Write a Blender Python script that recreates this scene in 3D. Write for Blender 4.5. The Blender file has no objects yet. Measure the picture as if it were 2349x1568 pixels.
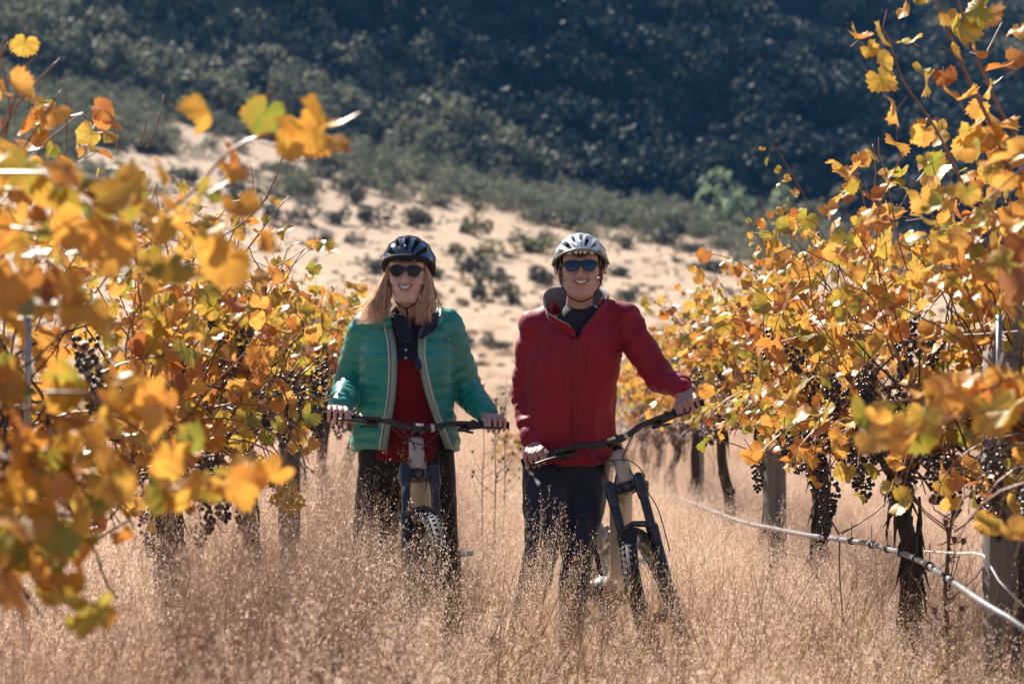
import bpy, bmesh, math, random
import numpy as np
from mathutils import Vector, Matrix, Euler, noise
from mathutils.bvhtree import BVHTree
random.seed(7); np.random.seed(7)
RNG = np.random.default_rng(11)
SC = bpy.context.scene
COL = SC.collection
R = math.radians

# ------------------------------------------------------------------ camera
CAMZ = 1.30
cam_d = bpy.data.cameras.new('camera'); cam = bpy.data.objects.new('camera', cam_d); COL.objects.link(cam)
cam.location = (0, 0, CAMZ)
cam.rotation_euler = (R(90.31), 0, 0)
cam_d.sensor_width = 36; cam_d.lens = 60
cam_d.clip_start = 0.05; cam_d.clip_end = 3000
cam_d.dof.use_dof = True; cam_d.dof.focus_distance = 6.2; cam_d.dof.aperture_fstop = 2.9
SC.camera = cam
# ------------------------------------------------------------------ light
SUN_AZ, SUN_EL = R(-31), R(44)           # azimuth from +Y (away from the camera), negative = to the left
sun_dir = Vector((math.sin(SUN_AZ)*math.cos(SUN_EL), math.cos(SUN_AZ)*math.cos(SUN_EL), math.sin(SUN_EL)))
w = bpy.data.worlds.new('World'); SC.world = w; w.use_nodes = True
nt = w.node_tree
bg = nt.nodes['Background']; bg.inputs[1].default_value = 0.05
sky = nt.nodes.new('ShaderNodeTexSky'); sky.sky_type = 'NISHITA'; sky.sun_disc = False
sky.sun_elevation = SUN_EL; sky.sun_rotation = SUN_AZ
sky.altitude = 400; sky.air_density = 1.0; sky.dust_density = 0.6; sky.ozone_density = 2.0
nt.links.new(sky.outputs[0], bg.inputs[0])
sl = bpy.data.lights.new('sun', 'SUN'); sl.energy = 5.0; sl.angle = R(0.5); sl.color = (1.0, 0.93, 0.82)
so = bpy.data.objects.new('sun', sl); COL.objects.link(so)
so.rotation_euler = (-sun_dir).to_track_quat('-Z', 'Y').to_euler()
so.location = (-30, 40, 40)
SC.view_settings.view_transform = 'Standard'; SC.view_settings.look = 'None'
SC.view_settings.exposure = 1.36; SC.view_settings.gamma = 1.0; SC.view_settings.use_curve_mapping = False
SC.cycles.max_bounces = 8; SC.cycles.diffuse_bounces = 3; SC.cycles.glossy_bounces = 2
SC.cycles.transmission_bounces = 4; SC.cycles.transparent_max_bounces = 4
SC.cycles.use_denoising = True
SC.cycles.sample_clamp_indirect = 6

F = 3915.0
def at(px, py, D):
    """photograph position (on a 2349 wide print) at D metres -> world point"""
    return Vector(((px-1174.5)*D/F, D, CAMZ+(805-py)*D/F))
def atn(px, py, D):
    return np.array(at(px, py, D))

# ------------------------------------------------------------------ object helpers
def empty(name, loc, label=None, cat=None, group=None):
    o = bpy.data.objects.new(name, None); COL.objects.link(o); o.location = loc
    o.empty_display_size = 0.1
    tag(o, label, cat, group); return o
def tag(o, label=None, cat=None, group=None, kind=None):
    if label: o['label'] = label
    if cat: o['category'] = cat
    if group: o['group'] = group
    if kind: o['kind'] = kind
    return o
def new_mesh(name, V, Fc, mats=(), smooth=True, mi=None, uv=None):
    me = bpy.data.meshes.new(name)
    V = np.asarray(V, dtype=np.float32)
    if isinstance(Fc, np.ndarray):
        n, k = Fc.shape
        me.vertices.add(len(V)); me.vertices.foreach_set('co', V.ravel())
        me.loops.add(n*k); me.loops.foreach_set('vertex_index', Fc.astype(np.int32).ravel())
        me.polygons.add(n); me.polygons.foreach_set('loop_start', np.arange(0, n*k, k, dtype=np.int32))
        me.update(calc_edges=True); me.validate()
    else:
        me.from_pydata([tuple(map(float, v)) for v in V], [], [tuple(map(int, f)) for f in Fc])
    for m in mats: me.materials.append(m)
    if len(me.polygons):
        me.polygons.foreach_set('use_smooth', np.full(len(me.polygons), bool(smooth)))
    if mi is not None:
        me.polygons.foreach_set('material_index', np.asarray(mi, dtype=np.int32))
    if uv is not None:
        ul = me.uv_layers.new(name='UVMap')
        vi = np.empty(len(me.loops), dtype=np.int32); me.loops.foreach_get('vertex_index', vi)
        ul.data.foreach_set('uv', np.asarray(uv, dtype=np.float32)[vi].ravel())
    me.update()
    return me
def root_of(o):
    while o.parent: o = o.parent
    return o
def part(name, V, Fc, mats, parent=None, smooth=True, mi=None, uv=None, bevel=0, label=None):
    V = np.asarray(V, dtype=float)
    if parent is not None: V = V - np.array(root_of(parent).location)
    me = new_mesh(name, V, Fc, mats if isinstance(mats, (list, tuple)) else [mats], smooth, mi, uv)
    o = bpy.data.objects.new(name, me); COL.objects.link(o)
    if parent is not None: o.parent = parent
    if bevel:
        b = o.modifiers.new('bevel', 'BEVEL'); b.width = bevel; b.segments = 2; b.limit_method = 'ANGLE'
    if label: o['label'] = label
    return o

class MB:
    """collects shapes into one mesh"""
    def __init__(s): s.V = []; s.F = []; s.M = []; s.n = 0
    def add(s, V, Fc, m=0):
        V = np.asarray(V, dtype=float).reshape(-1, 3)
        s.V.append(V); s.F += [tuple(i+s.n for i in f) for f in Fc]; s.M += [m]*len(Fc); s.n += len(V); return s
    def box(s, c, size, rot=None, m=0):
        h = np.array(size)/2
        P = np.array([[x, y, z] for x in (-1, 1) for y in (-1, 1) for z in (-1, 1)])*h
        if rot is not None: P = P @ np.array(rot.to_3x3()).T
        P = P + np.array(c)
        return s.add(P, [(0,1,3,2),(4,6,7,5),(0,4,5,1),(2,3,7,6),(0,2,6,4),(1,5,7,3)], m)
    def tube(s, pts, rad, n=8, cap=True, m=0, flat=1.0, up=None):
        P = [Vector(p) for p in pts]; k = len(P)
        rad = [rad]*k if np.isscalar(rad) else list(rad)
        T = []
        for i in range(k):
            t = (P[min(i+1, k-1)]-P[max(i-1, 0)]); T.append(t.normalized() if t.length > 1e-9 else Vector((0,0,1)))
        u = Vector(up) if up is not None else (Vector((0,0,1)) if abs(T[0].z) < .9 else Vector((1,0,0)))
        V = []
        for i in range(k):
            a = (u - T[i]*u.dot(T[i]));
            if a.length < 1e-6: a = T[i].orthogonal()
            a.normalize(); u = a; b = T[i].cross(a)
            for j in range(n):
                t = 2*math.pi*j/n
                V.append(P[i]+(a*math.cos(t)+b*math.sin(t)*flat)*rad[i])
        Fc = [(i*n+j, i*n+(j+1) % n, (i+1)*n+(j+1) % n, (i+1)*n+j) for i in range(k-1) for j in range(n)]
        if cap: Fc += [tuple(range(n-1, -1, -1)), tuple((k-1)*n+j for j in range(n))]
        return s.add([tuple(v) for v in V], Fc, m)
    def capsule(s, p0, p1, r0, r1, n=14, m=0, flat=1.0, up=None):
        p0 = Vector(p0); p1 = Vector(p1); d = (p1-p0); L = d.length
        d = d.normalized() if L > 1e-9 else Vector((0,0,1))
        pts = []; rs = []
        for a in (80, 60, 40, 20): pts.append(p0-d*r0*math.sin(R(a))); rs.append(r0*math.cos(R(a)))
        for t in (0, .33, .67, 1): pts.append(p0+(p1-p0)*t); rs.append(r0+(r1-r0)*t)
        for a in (20, 40, 60, 80): pts.append(p1+d*r1*math.sin(R(a))); rs.append(r1*math.cos(R(a)))
        return s.tube(pts, rs, n, True, m, flat, up)
    def ell(s, c, r, rot=None, n=20, k=12, m=0):
        V = [(0,0,1)]+[(math.sin(math.pi*i/k)*math.cos(2*math.pi*j/n), math.sin(math.pi*i/k)*math.sin(2*math.pi*j/n), math.cos(math.pi*i/k)) for i in range(1, k) for j in range(n)]+[(0,0,-1)]
        V = np.array(V)*np.array(r)
        if rot is not None: V = V @ np.array(rot.to_3x3()).T
        V = V+np.array(c)
        Fc = [(0, 1+j, 1+(j+1) % n) for j in range(n)]
        for i in range(k-2):
            Fc += [(1+i*n+j, 1+(i+1)*n+j, 1+(i+1)*n+(j+1) % n, 1+i*n+(j+1) % n) for j in range(n)]
        l = len(V)-1
        Fc += [(l, 1+(k-2)*n+(j+1) % n, 1+(k-2)*n+j) for j in range(n)]
        return s.add(V, Fc, m)
    def loft(s, secs, n=28, m=0, power=2.4):
        """secs: (centre, rx, ry[, right vector, front vector])"""
        V = []
        for q in secs:
            c = np.array(q[0], dtype=float); rx, ry = q[1], q[2]
            X = np.array(q[3]) if len(q) > 3 else np.array((1., 0, 0)); Y = np.array(q[4]) if len(q) > 4 else np.array((0, 1., 0))
            for j in range(n):
                t = 2*math.pi*j/n; ct, st = math.cos(t), math.sin(t)
                e = 2/power
                V.append(c+X*rx*math.copysign(abs(ct)**e, ct)+Y*ry*math.copysign(abs(st)**e, st))
        k = len(secs)
        Fc = [(i*n+j, i*n+(j+1) % n, (i+1)*n+(j+1) % n, (i+1)*n+j) for i in range(k-1) for j in range(n)]
        Fc += [tuple(range(n-1, -1, -1)), tuple((k-1)*n+j for j in range(n))]
        return s.add(V, Fc, m)
    def arr(s): return np.concatenate(s.V) if s.V else np.zeros((0, 3))
    def xf(s, M):
        """apply a 4x4 to everything so far"""
        M = np.array(M); s.V = [v @ M[:3, :3].T + M[:3, 3] for v in s.V]; return s
    def build(s, name, mats, parent=None, smooth=True, bevel=0, label=None):
        return part(name, s.arr(), s.F, mats, parent, smooth, s.M, None, bevel, label)

def remesh(mb, voxel, smooth=4, factor=0.5):
    me = new_mesh('tmp', mb.arr(), mb.F)
    bm = bmesh.new(); bm.from_mesh(me); bmesh.ops.recalc_face_normals(bm, faces=bm.faces); bm.to_mesh(me); bm.free()
    o = bpy.data.objects.new('tmp', me); COL.objects.link(o)
    r = o.modifiers.new('r', 'REMESH'); r.mode = 'VOXEL'; r.voxel_size = voxel
    if smooth:
        s = o.modifiers.new('s', 'SMOOTH'); s.factor = factor; s.iterations = smooth
    dg = bpy.context.evaluated_depsgraph_get(); dg.update()
    ev = o.evaluated_get(dg); m2 = bpy.data.meshes.new_from_object(ev)
    V = np.empty(len(m2.vertices)*3, dtype=np.float32); m2.vertices.foreach_get('co', V); V = V.reshape(-1, 3).astype(float)
    N = np.empty(len(m2.vertices)*3, dtype=np.float32); m2.vertex_normals.foreach_get('vector', N); N = N.reshape(-1, 3).astype(float)
    Fc = [tuple(p.vertices) for p in m2.polygons]
    bpy.data.objects.remove(o); bpy.data.meshes.remove(me); bpy.data.meshes.remove(m2)
    return V, Fc, N
def normals_of(V, Fc):
    me = new_mesh('tmp', V, Fc); N = np.empty(len(me.vertices)*3, dtype=np.float32)
    me.vertex_normals.foreach_get('vector', N); bpy.data.meshes.remove(me); return N.reshape(-1, 3).astype(float)
def bvh_of(V, Fc): return BVHTree.FromPolygons([tuple(v) for v in V], Fc)

# ------------------------------------------------------------------ material helpers
def new_mat(name):
    m = bpy.data.materials.new(name); m.use_nodes = True
    nt = m.node_tree; return m, nt, nt.nodes['Principled BSDF'], nt.nodes['Material Output']
def nd(nt, t, **kw):
    n = nt.nodes.new(t)
    for k, v in kw.items(): setattr(n, k, v)
    return n
def ramp(nt, src, stops, mode='LINEAR'):
    r = nd(nt, 'ShaderNodeValToRGB'); r.color_ramp.interpolation = mode
    e = r.color_ramp.elements
    while len(e) < len(stops): e.new(0.5)
    for i, (p, c) in enumerate(stops):
        e[i].position = p; e[i].color = tuple(c)+((1,) if len(c) == 3 else ())
    nt.links.new(src, r.inputs[0]); return r.outputs[0]
def mathn(nt, op, a, b=None, c=None):
    n = nd(nt, 'ShaderNodeMath', operation=op)
    for i, v in enumerate((a, b, c)):
        if v is None: continue
        if isinstance(v, (int, float)): n.inputs[i].default_value = v
        else: nt.links.new(v, n.inputs[i])
    return n.outputs[0]
def mixc(nt, fac, a, b, blend='MIX'):
    n = nd(nt, 'ShaderNodeMix', data_type='RGBA', blend_type=blend)
    for i, v in ((0, fac), (6, a), (7, b)):
        if isinstance(v, (int, float)): n.inputs[i].default_value = v
        elif isinstance(v, tuple): n.inputs[i].default_value = v+((1,) if len(v) == 3 else ())
        else: nt.links.new(v, n.inputs[i])
    return n.outputs[2]
def noisen(nt, scale, detail=3, coord='Object', rough=0.55, vec=None, stretch=None):
    t = nd(nt, 'ShaderNodeTexNoise'); t.inputs['Scale'].default_value = scale; t.inputs['Detail'].default_value = detail
    t.inputs['Roughness'].default_value = rough
    if vec is None:
        c = nd(nt, 'ShaderNodeTexCoord'); vec = c.outputs[coord]
    if stretch:
        mp = nd(nt, 'ShaderNodeMapping'); mp.inputs['Scale'].default_value = stretch; nt.links.new(vec, mp.inputs[0]); vec = mp.outputs[0]
    nt.links.new(vec, t.inputs['Vector']); return t.outputs['Fac']
def bump(nt, bs, h, strength=0.3, dist=0.01):
    b = nd(nt, 'ShaderNodeBump'); b.inputs['Strength'].default_value = strength; b.inputs['Distance'].default_value = dist
    nt.links.new(h, b.inputs['Height']); nt.links.new(b.outputs[0], bs.inputs['Normal'])
def mat(name, col, rough=0.6, var=0.25, scale=12, metal=0.0, coat=0.0, bumps=0.0, bdist=0.004, bscale=None, spec=0.5, stretch=None, sheen=0.0):
    m, nt, bs, out = new_mat(name)
    f = noisen(nt, scale, 4, stretch=stretch)
    lo = tuple(c*(1-var) for c in col); hi = tuple(min(1, c*(1+var)) for c in col)
    nt.links.new(ramp(nt, f, [(0.3, lo), (0.7, hi)]), bs.inputs['Base Color'])
    bs.inputs['Roughness'].default_value = rough; bs.inputs['Metallic'].default_value = metal
    bs.inputs['Specular IOR Level'].default_value = spec
    if coat: bs.inputs['Coat Weight'].default_value = coat; bs.inputs['Coat Roughness'].default_value = 0.08
    if sheen: bs.inputs['Sheen Weight'].default_value = sheen; bs.inputs['Sheen Roughness'].default_value = 0.4
    if bumps: bump(nt, bs, noisen(nt, bscale or scale*3, 5, stretch=stretch), bumps, bdist)
    return m
def thin_mat(name, color_socket_fn, rough=0.5, trans=0.5, spec=0.5, tcol=None):
    """leaf-like: light comes through it"""
    m, nt, bs, out = new_mat(name)
    c = color_socket_fn(nt)
    nt.links.new(c, bs.inputs['Base Color']); bs.inputs['Roughness'].default_value = rough
    bs.inputs['Specular IOR Level'].default_value = spec
    tr = nd(nt, 'ShaderNodeBsdfTranslucent')
    if tcol: c2 = mixc(nt, 1.0, c, tcol, 'MULTIPLY')
    else: c2 = c
    nt.links.new(c2, tr.inputs[0])
    mx = nd(nt, 'ShaderNodeMixShader'); mx.inputs[0].default_value = trans
    nt.links.new(bs.outputs[0], mx.inputs[1]); nt.links.new(tr.outputs[0], mx.inputs[2]); nt.links.new(mx.outputs[0], out.inputs[0])
    return m
# ================================================================== LAND
def sstep(a, b, x):
    t = np.clip((x-a)/(b-a), 0, 1); return t*t*(3-2*t)
def fnoise(x, y, s, seed=0.0, det=3):
    v = 0; a = 1; tot = 0
    for k in range(det):
        v += a*noise.noise(Vector((x*s+seed, y*s-seed*.7, seed*1.3+k*9.1))); tot += a; a *= .5; s *= 2
    return v/tot
def land_z(x, y):
    z = -0.4*float(sstep(10, 20, y))
    if y > 36:
        t = y-36
        g = 0.065*t + 0.00046*t*t*float(sstep(0, 60, t))
        g -= 0.235*x*float(sstep(0, 120, t))*(1 if x < 0 else .65)*min(1.0, y/190)
        z += g*float(sstep(0, 25, t))
        z += 0.9*fnoise(x, y, 0.03, 3.0)*float(sstep(5, 60, t))
    if y > 170:
        t = y-170
        yy = t + 0.12*x
        z += 0.36*max(0, yy) *float(sstep(0, 60, yy)) - 0.0
        z += (15*fnoise(x, y*1.0, 0.012, 8.0, 2)+5*fnoise(x+y*.3, y, 0.045, 5.0))*float(sstep(20, 90, t))
    return z
def ground_hit(px, py):
    d = (at(px, py, 1)-Vector((0, 0, CAMZ)))
    y = 6.0; last = y
    while y < 700:
        if CAMZ+d.z*y < land_z(d.x*y, y): break
        last = y; y *= 1.01
    y = (y+last)/2
    return d.x*y, y
def sheet(name, ys, wfn, nx, m):
    V = []; UVs = []
    for y in ys:
        w_ = wfn(y)
        for i in range(nx+1):
            x = -w_+2*w_*i/nx
            V.append((x, y, land_z(x, y)))
    n = nx+1
    Fc = np.array([(j*n+i, j*n+i+1, (j+1)*n+i+1, (j+1)*n+i) for j in range(len(ys)-1) for i in range(nx)])
    o = part(name, V, Fc, m); tag(o, kind='structure'); return o
def geo(a, b, n): return [a*(b/a)**(i/n) for i in range(n+1)]

# ground materials
m_ground, g, bs, out = new_mat('dry_ground')
f1 = noisen(g, 3.0, 5); f2 = noisen(g, 40, 4)
c = mixc(g, f2, ramp(g, f1, [(0.3, (0.16, 0.105, 0.07)), (0.7, (0.40, 0.27, 0.18))]), (0.42, 0.30, 0.21))
g.links.new(c, bs.inputs['Base Color']); bs.inputs['Roughness'].default_value = 0.95; bump(g, bs, f2, 0.6, 0.02)
m_slope, g, bs, out = new_mat('tan_slope')
f1 = noisen(g, 0.08, 6); f2 = noisen(g, 1.6, 6, stretch=(0.35, 1.0, 1.0)); f3 = noisen(g, 0.5, 4)
c = ramp(g, f2, [(0.32, (0.27, 0.175, 0.11)), (0.68, (0.45, 0.325, 0.215))])
c = mixc(g, ramp(g, f1, [(0.42, (0, 0, 0)), (0.66, (0.5, .5, .5))]), c, (0.40, 0.275, 0.175))
c = mixc(g, ramp(g, f3, [(0.6, (0, 0, 0)), (0.72, (0.45, .45, .45))]), c, (0.24, 0.17, 0.09))
g.links.new(c, bs.inputs['Base Color']); bs.inputs['Roughness'].default_value = 0.95; bump(g, bs, f2, 0.5, 0.25)
m_hill, g, bs, out = new_mat('scrub_floor')
f1 = noisen(g, 0.05, 5); f2 = noisen(g, 0.5, 5)
c = mixc(g, f2, (0.018, 0.028, 0.03), ramp(g, f1, [(0.4, (0.03, 0.04, 0.035)), (0.66, (0.16, 0.12, 0.08))]))
g.links.new(c, bs.inputs['Base Color']); bs.inputs['Roughness'].default_value = 1.0
sheet('ground', [-40, -20, -8, 0]+geo(1, 36, 40), lambda y: 60, 60, m_ground)
sheet('slope', geo(36, 176, 110), lambda y: 60+(y-36)*0.8, 110, m_slope)
sheet('hill', geo(176, 900, 110), lambda y: 172+(y-176)*0.5, 130, m_hill)

# ---------------- bushes
def c_bush(dark, lit, sc=1.5):
    def fn(nt):
        f = noisen(nt, sc, 3); gi = nd(nt, 'ShaderNodeNewGeometry'); oi = nd(nt, 'ShaderNodeObjectInfo')
        r_ = mathn(nt, 'FRACT', mathn(nt, 'ADD', gi.outputs['Random Per Island'], oi.outputs['Random']))
        return mixc(nt, r_, ramp(nt, f, [(0.35, dark), (0.65, lit)]), ramp(nt, f, [(0.35, lit), (0.65, dark)]))
    return fn
m_bush_grey = thin_mat('grey_scrub_leaves', c_bush((0.045, 0.05, 0.045), (0.11, 0.11, 0.08)), 0.75, 0.25)
m_bush_olive = thin_mat('olive_scrub_leaves', c_bush((0.06, 0.075, 0.025), (0.17, 0.16, 0.05)), 0.75, 0.3)
m_bush_pale = thin_mat('pale_willow_leaves', c_bush((0.17, 0.22, 0.13), (0.30, 0.36, 0.22)), 0.7, 0.35)
m_forest_sun = thin_mat('sun_toned_scrub_leaves', c_bush((0.03, 0.048, 0.042), (0.36, 0.34, 0.21), 0.7), 0.8, 0.22)  # olive shrubs, pale tone raised to stand in for sunlit clumps
m_twig = mat('dry_twig', (0.14, 0.10, 0.075), 0.85, 0.3, 30)

def leaf_cloud(n, rad, leaf, seed, lobes=5, flat=0.75):
    """unit bush: n small faces spread through several overlapping lumps; returns V, F (quads)"""
    r = np.random.default_rng(seed)
    lc = r.normal(0, .38, (lobes, 3)); lc[:, 2] = np.abs(lc[:, 2])*flat+.25
    lr = r.uniform(.3, .55, lobes)
    k = r.integers(0, lobes, n)
    d = r.normal(0, 1, (n, 3)); d /= np.linalg.norm(d, axis=1)[:, None]
    rr = r.uniform(.35, 1.0, n)**.5
    c = lc[k]+d*(lr[k]*rr)[:, None]
    c[:, 2] = np.abs(c[:, 2])
    nrm = d+r.normal(0, .6, (n, 3)); nrm /= np.linalg.norm(nrm, axis=1)[:, None]
    a = np.cross(nrm, r.normal(0, 1, (n, 3))); a /= np.linalg.norm(a, axis=1)[:, None]
    b = np.cross(nrm, a)
    s = leaf*r.uniform(.5, 1.3, n)[:, None]
    V = np.stack([c-a*s-b*s*.5, c+a*s*.3-b*s*.9, c+a*s+b*s*.4, c-a*s*.2+b*s], 1).reshape(-1, 3)*rad
    Fc = np.arange(n*4).reshape(n, 4)
    return V, Fc
bush_meshes = {}
for nm, m_ in (('grey', m_bush_grey), ('olive', m_bush_olive), ('pale', m_bush_pale)):
    for k in range(4):
        V, Fc = leaf_cloud(420, 1.0, 0.085, 100+k*7, 4+k)
        bush_meshes[nm, k] = new_mesh('foliage', V, Fc, [m_], False)
stem_mb = MB()
for k in range(6):
    a = k*1.05
    stem_mb.tube([(0.05*math.cos(a), .05*math.sin(a), -.1), (.2*math.cos(a), .2*math.sin(a), .3), (.38*math.cos(a+.2), .38*math.sin(a+.2), .62)], [.035, .022, .008], 5)
stem_me = new_mesh('stem', stem_mb.arr(), stem_mb.F, [m_twig])
def bush(px, py, wpx, label, kind='grey', hf=0.8, group='bushes scattered on the tan slope', name='bush', cat='bush'):
    x, y = ground_hit(px, py); wd = 1.45*wpx*y/F
    e = empty(name, (x, y, land_z(x, y)-0.05), label, cat, group)
    e.rotation_euler = (0, 0, random.uniform(0, 6.28)); s = wd/1.75
    e.scale = (s*1.0, s*1.0, s*hf)
    for nm, me in (('foliage', bush_meshes[kind, random.randrange(4)]), ('stem', stem_me)):
        o = bpy.data.objects.new(nm, me); COL.objects.link(o); o.parent = e
    return e
B = [
 (655, 512, 75, 'large dark bush at the left foot of the tan slope beside the vine leaves', 'grey', .8),
 (752, 410, 44, 'small round bush high on the tan slope, left of a wider one', 'grey', .8),
 (790, 437, 58, 'dark rounded bush high on the slope above the black helmet', 'grey', .75),
 (886, 434, 62, 'flat dark bush near the top edge of the tan slope', 'grey', .7),
 (695, 446, 60, 'olive tipped bush on the upper left of the tan slope', 'olive', .8),
 (776, 510, 52, 'dark bush in the middle of the upper slope, left one of a touching pair', 'grey', .8),
 (850, 512, 74, 'broad grey bush touching a smaller dark one on the upper slope', 'grey', .75),
 (815, 466, 50, 'grey bush directly above a touching pair on the slope', 'grey', 1.0),
 (1000, 474, 66, 'low spreading scrub bush on the bare upper slope, thin and grey', 'grey', .35),
 (948, 520, 50, 'spindly grey shrub standing above the black helmet', 'grey', 1.2),
 (1094, 482, 34, 'small green bush alone on the bare upper slope', 'olive', .8),
 (808, 561, 36, 'small dark bush left of the black helmet', 'grey', .8),
 (1085, 540, 52, 'yellow green leafy shrub with an open crown between the two helmets', 'olive', 1.1),
 (1080, 590, 74, 'wide olive topped bush between the two riders, upper one of a column', 'olive', .6),
 (1078, 622, 66, 'dark bush directly under a wide olive topped one', 'grey', .8),
 (1130, 645, 50, 'dark bush left of the white helmet, above a fading grey one', 'grey', .9),
 (1128, 694, 66, 'tall greyish bush between the riders at shoulder height', 'grey', 1.1),
 (1068, 703, 20, 'tiny green bush right of the blonde hair', 'olive', 1.2),
 (1184, 696, 18, 'tiny dark bush just left of the red collar', 'grey', 1.2),
 (1215, 575, 84, 'broad brownish olive bush left of the white helmet', 'olive', .6),
 (1255, 560, 50, 'grey bush touching the right end of a broad brownish one', 'grey', .7),
 (1165, 592, 36, 'faint small bush below the broad brownish olive one', 'grey', .5),
 (1255, 655, 80, 'pale grey spreading bush against the left side of the white helmet', 'grey', .8),
 (1092, 795, 60, 'low dark bush at the foot of the slope beside the green sleeve', 'grey', .7),
 (1150, 800, 62, 'low dark bush at the foot of the slope, right one of two', 'grey', .5),
 (1093, 838, 34, 'small faint bush on bare ground below two low dark bushes', 'grey', .6),
 (1225, 505, 80, 'long dark bush near the top of the slope above the white helmet', 'grey', .5),
 (1305, 522, 76, 'dark bush above the white helmet right of a longer one', 'grey', .6),
 (1432, 571, 38, 'small round dark bush right of the white helmet', 'grey', .9),
 (1425, 634, 58, 'oval grey bush beside the white helmet at sunglasses height', 'grey', .6),
 (1515, 560, 60, 'dark bush on the slope right of a small round one', 'grey', .8),
 (1600, 580, 64, 'low wide bush in the right part of the tan slope', 'grey', .5),
 (1625, 622, 78, 'dark flat bush above the right vine row', 'grey', .5),
 (1660, 568, 50, 'rounded bush at the upper right end of the slope near the pale tree', 'grey', .8),
 (1552, 604, 22, 'tiny bush on the bare slope left of a dark flat one', 'olive', .9),
 (1440, 690, 50, 'faint bush right of the red collar', 'grey', .8),
 (1378, 512, 50, 'dark bush at the scrub edge above the visor of the white helmet', 'grey', .8),
 (740, 690, 0, '', '', 0),
 (420, 420, 60, 'shaded bush on the slope behind the left vine tops', 'grey', .8),
 (350, 350, 60, 'grey bush on the far left part of the slope above the vine leaves', 'grey', .7),
 (560, 470, 90, 'wide dark bush just above the left vine row shoots', 'grey', .7),
 (540, 405, 50, 'bush on the left slope behind a bare arching cane', 'grey', .8),
 (640, 396, 50, 'grey bush near the orange leaf tip of the left vine row', 'grey', .8),
 (870, 625, 50, 'dark bush half hidden by the blonde hair', 'grey', 1.0),
 (1000, 640, 40, 'dark bush half hidden behind the woman on the hair side', 'grey', .9),
 (740, 560, 50, 'dark bush right above the left vine tops', 'grey', .7),
]
for b_ in B:
    if b_[2]: bush(b_[0], b_[1], b_[2], b_[3], b_[4], b_[5])
bush(1735, 548, 130, 'pale green rounded tree at the foot of the dark hill behind the right vines', 'pale', 1.25, None, 'willow_tree', 'tree')

m_bush_rust = thin_mat('rusty_brush_leaves', c_bush((0.22, 0.12, 0.05), (0.50, 0.30, 0.11)), 0.75, 0.45)
for k in range(4):
    V, Fc = leaf_cloud(420, 1.0, 0.075, 180+k*7, 5)
    bush_meshes['rust', k] = new_mesh('foliage', V, Fc, [m_bush_rust], False)
for x_, y_, wd_, hf_, lb_ in ((-.10, 17.5, 1.1, .8, 'rust brown brush seen between the riders, beside the teal sleeve'), (-.55, 19.0, 1.3, .75, 'orange brown brush seen behind the woman at waist height'), (.30, 20.5, 1.2, .6, 'low rusty brush just left of the red jacket'), (.75, 18.8, 1.0, .8, 'rusty brush at the end of the aisle behind the man')):
    e = empty('bush', (x_, y_, land_z(x_, y_)-.05), lb_, 'bush', 'rusty brush at the end of the aisle'); s = wd_/1.75; e.scale = (s, s, s*hf_*1.3)
    for nm, me in (('foliage', bush_meshes['rust', random.randrange(4)]), ('stem', stem_me)):
        o = bpy.data.objects.new(nm, me); COL.objects.link(o); o.parent = e

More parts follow.
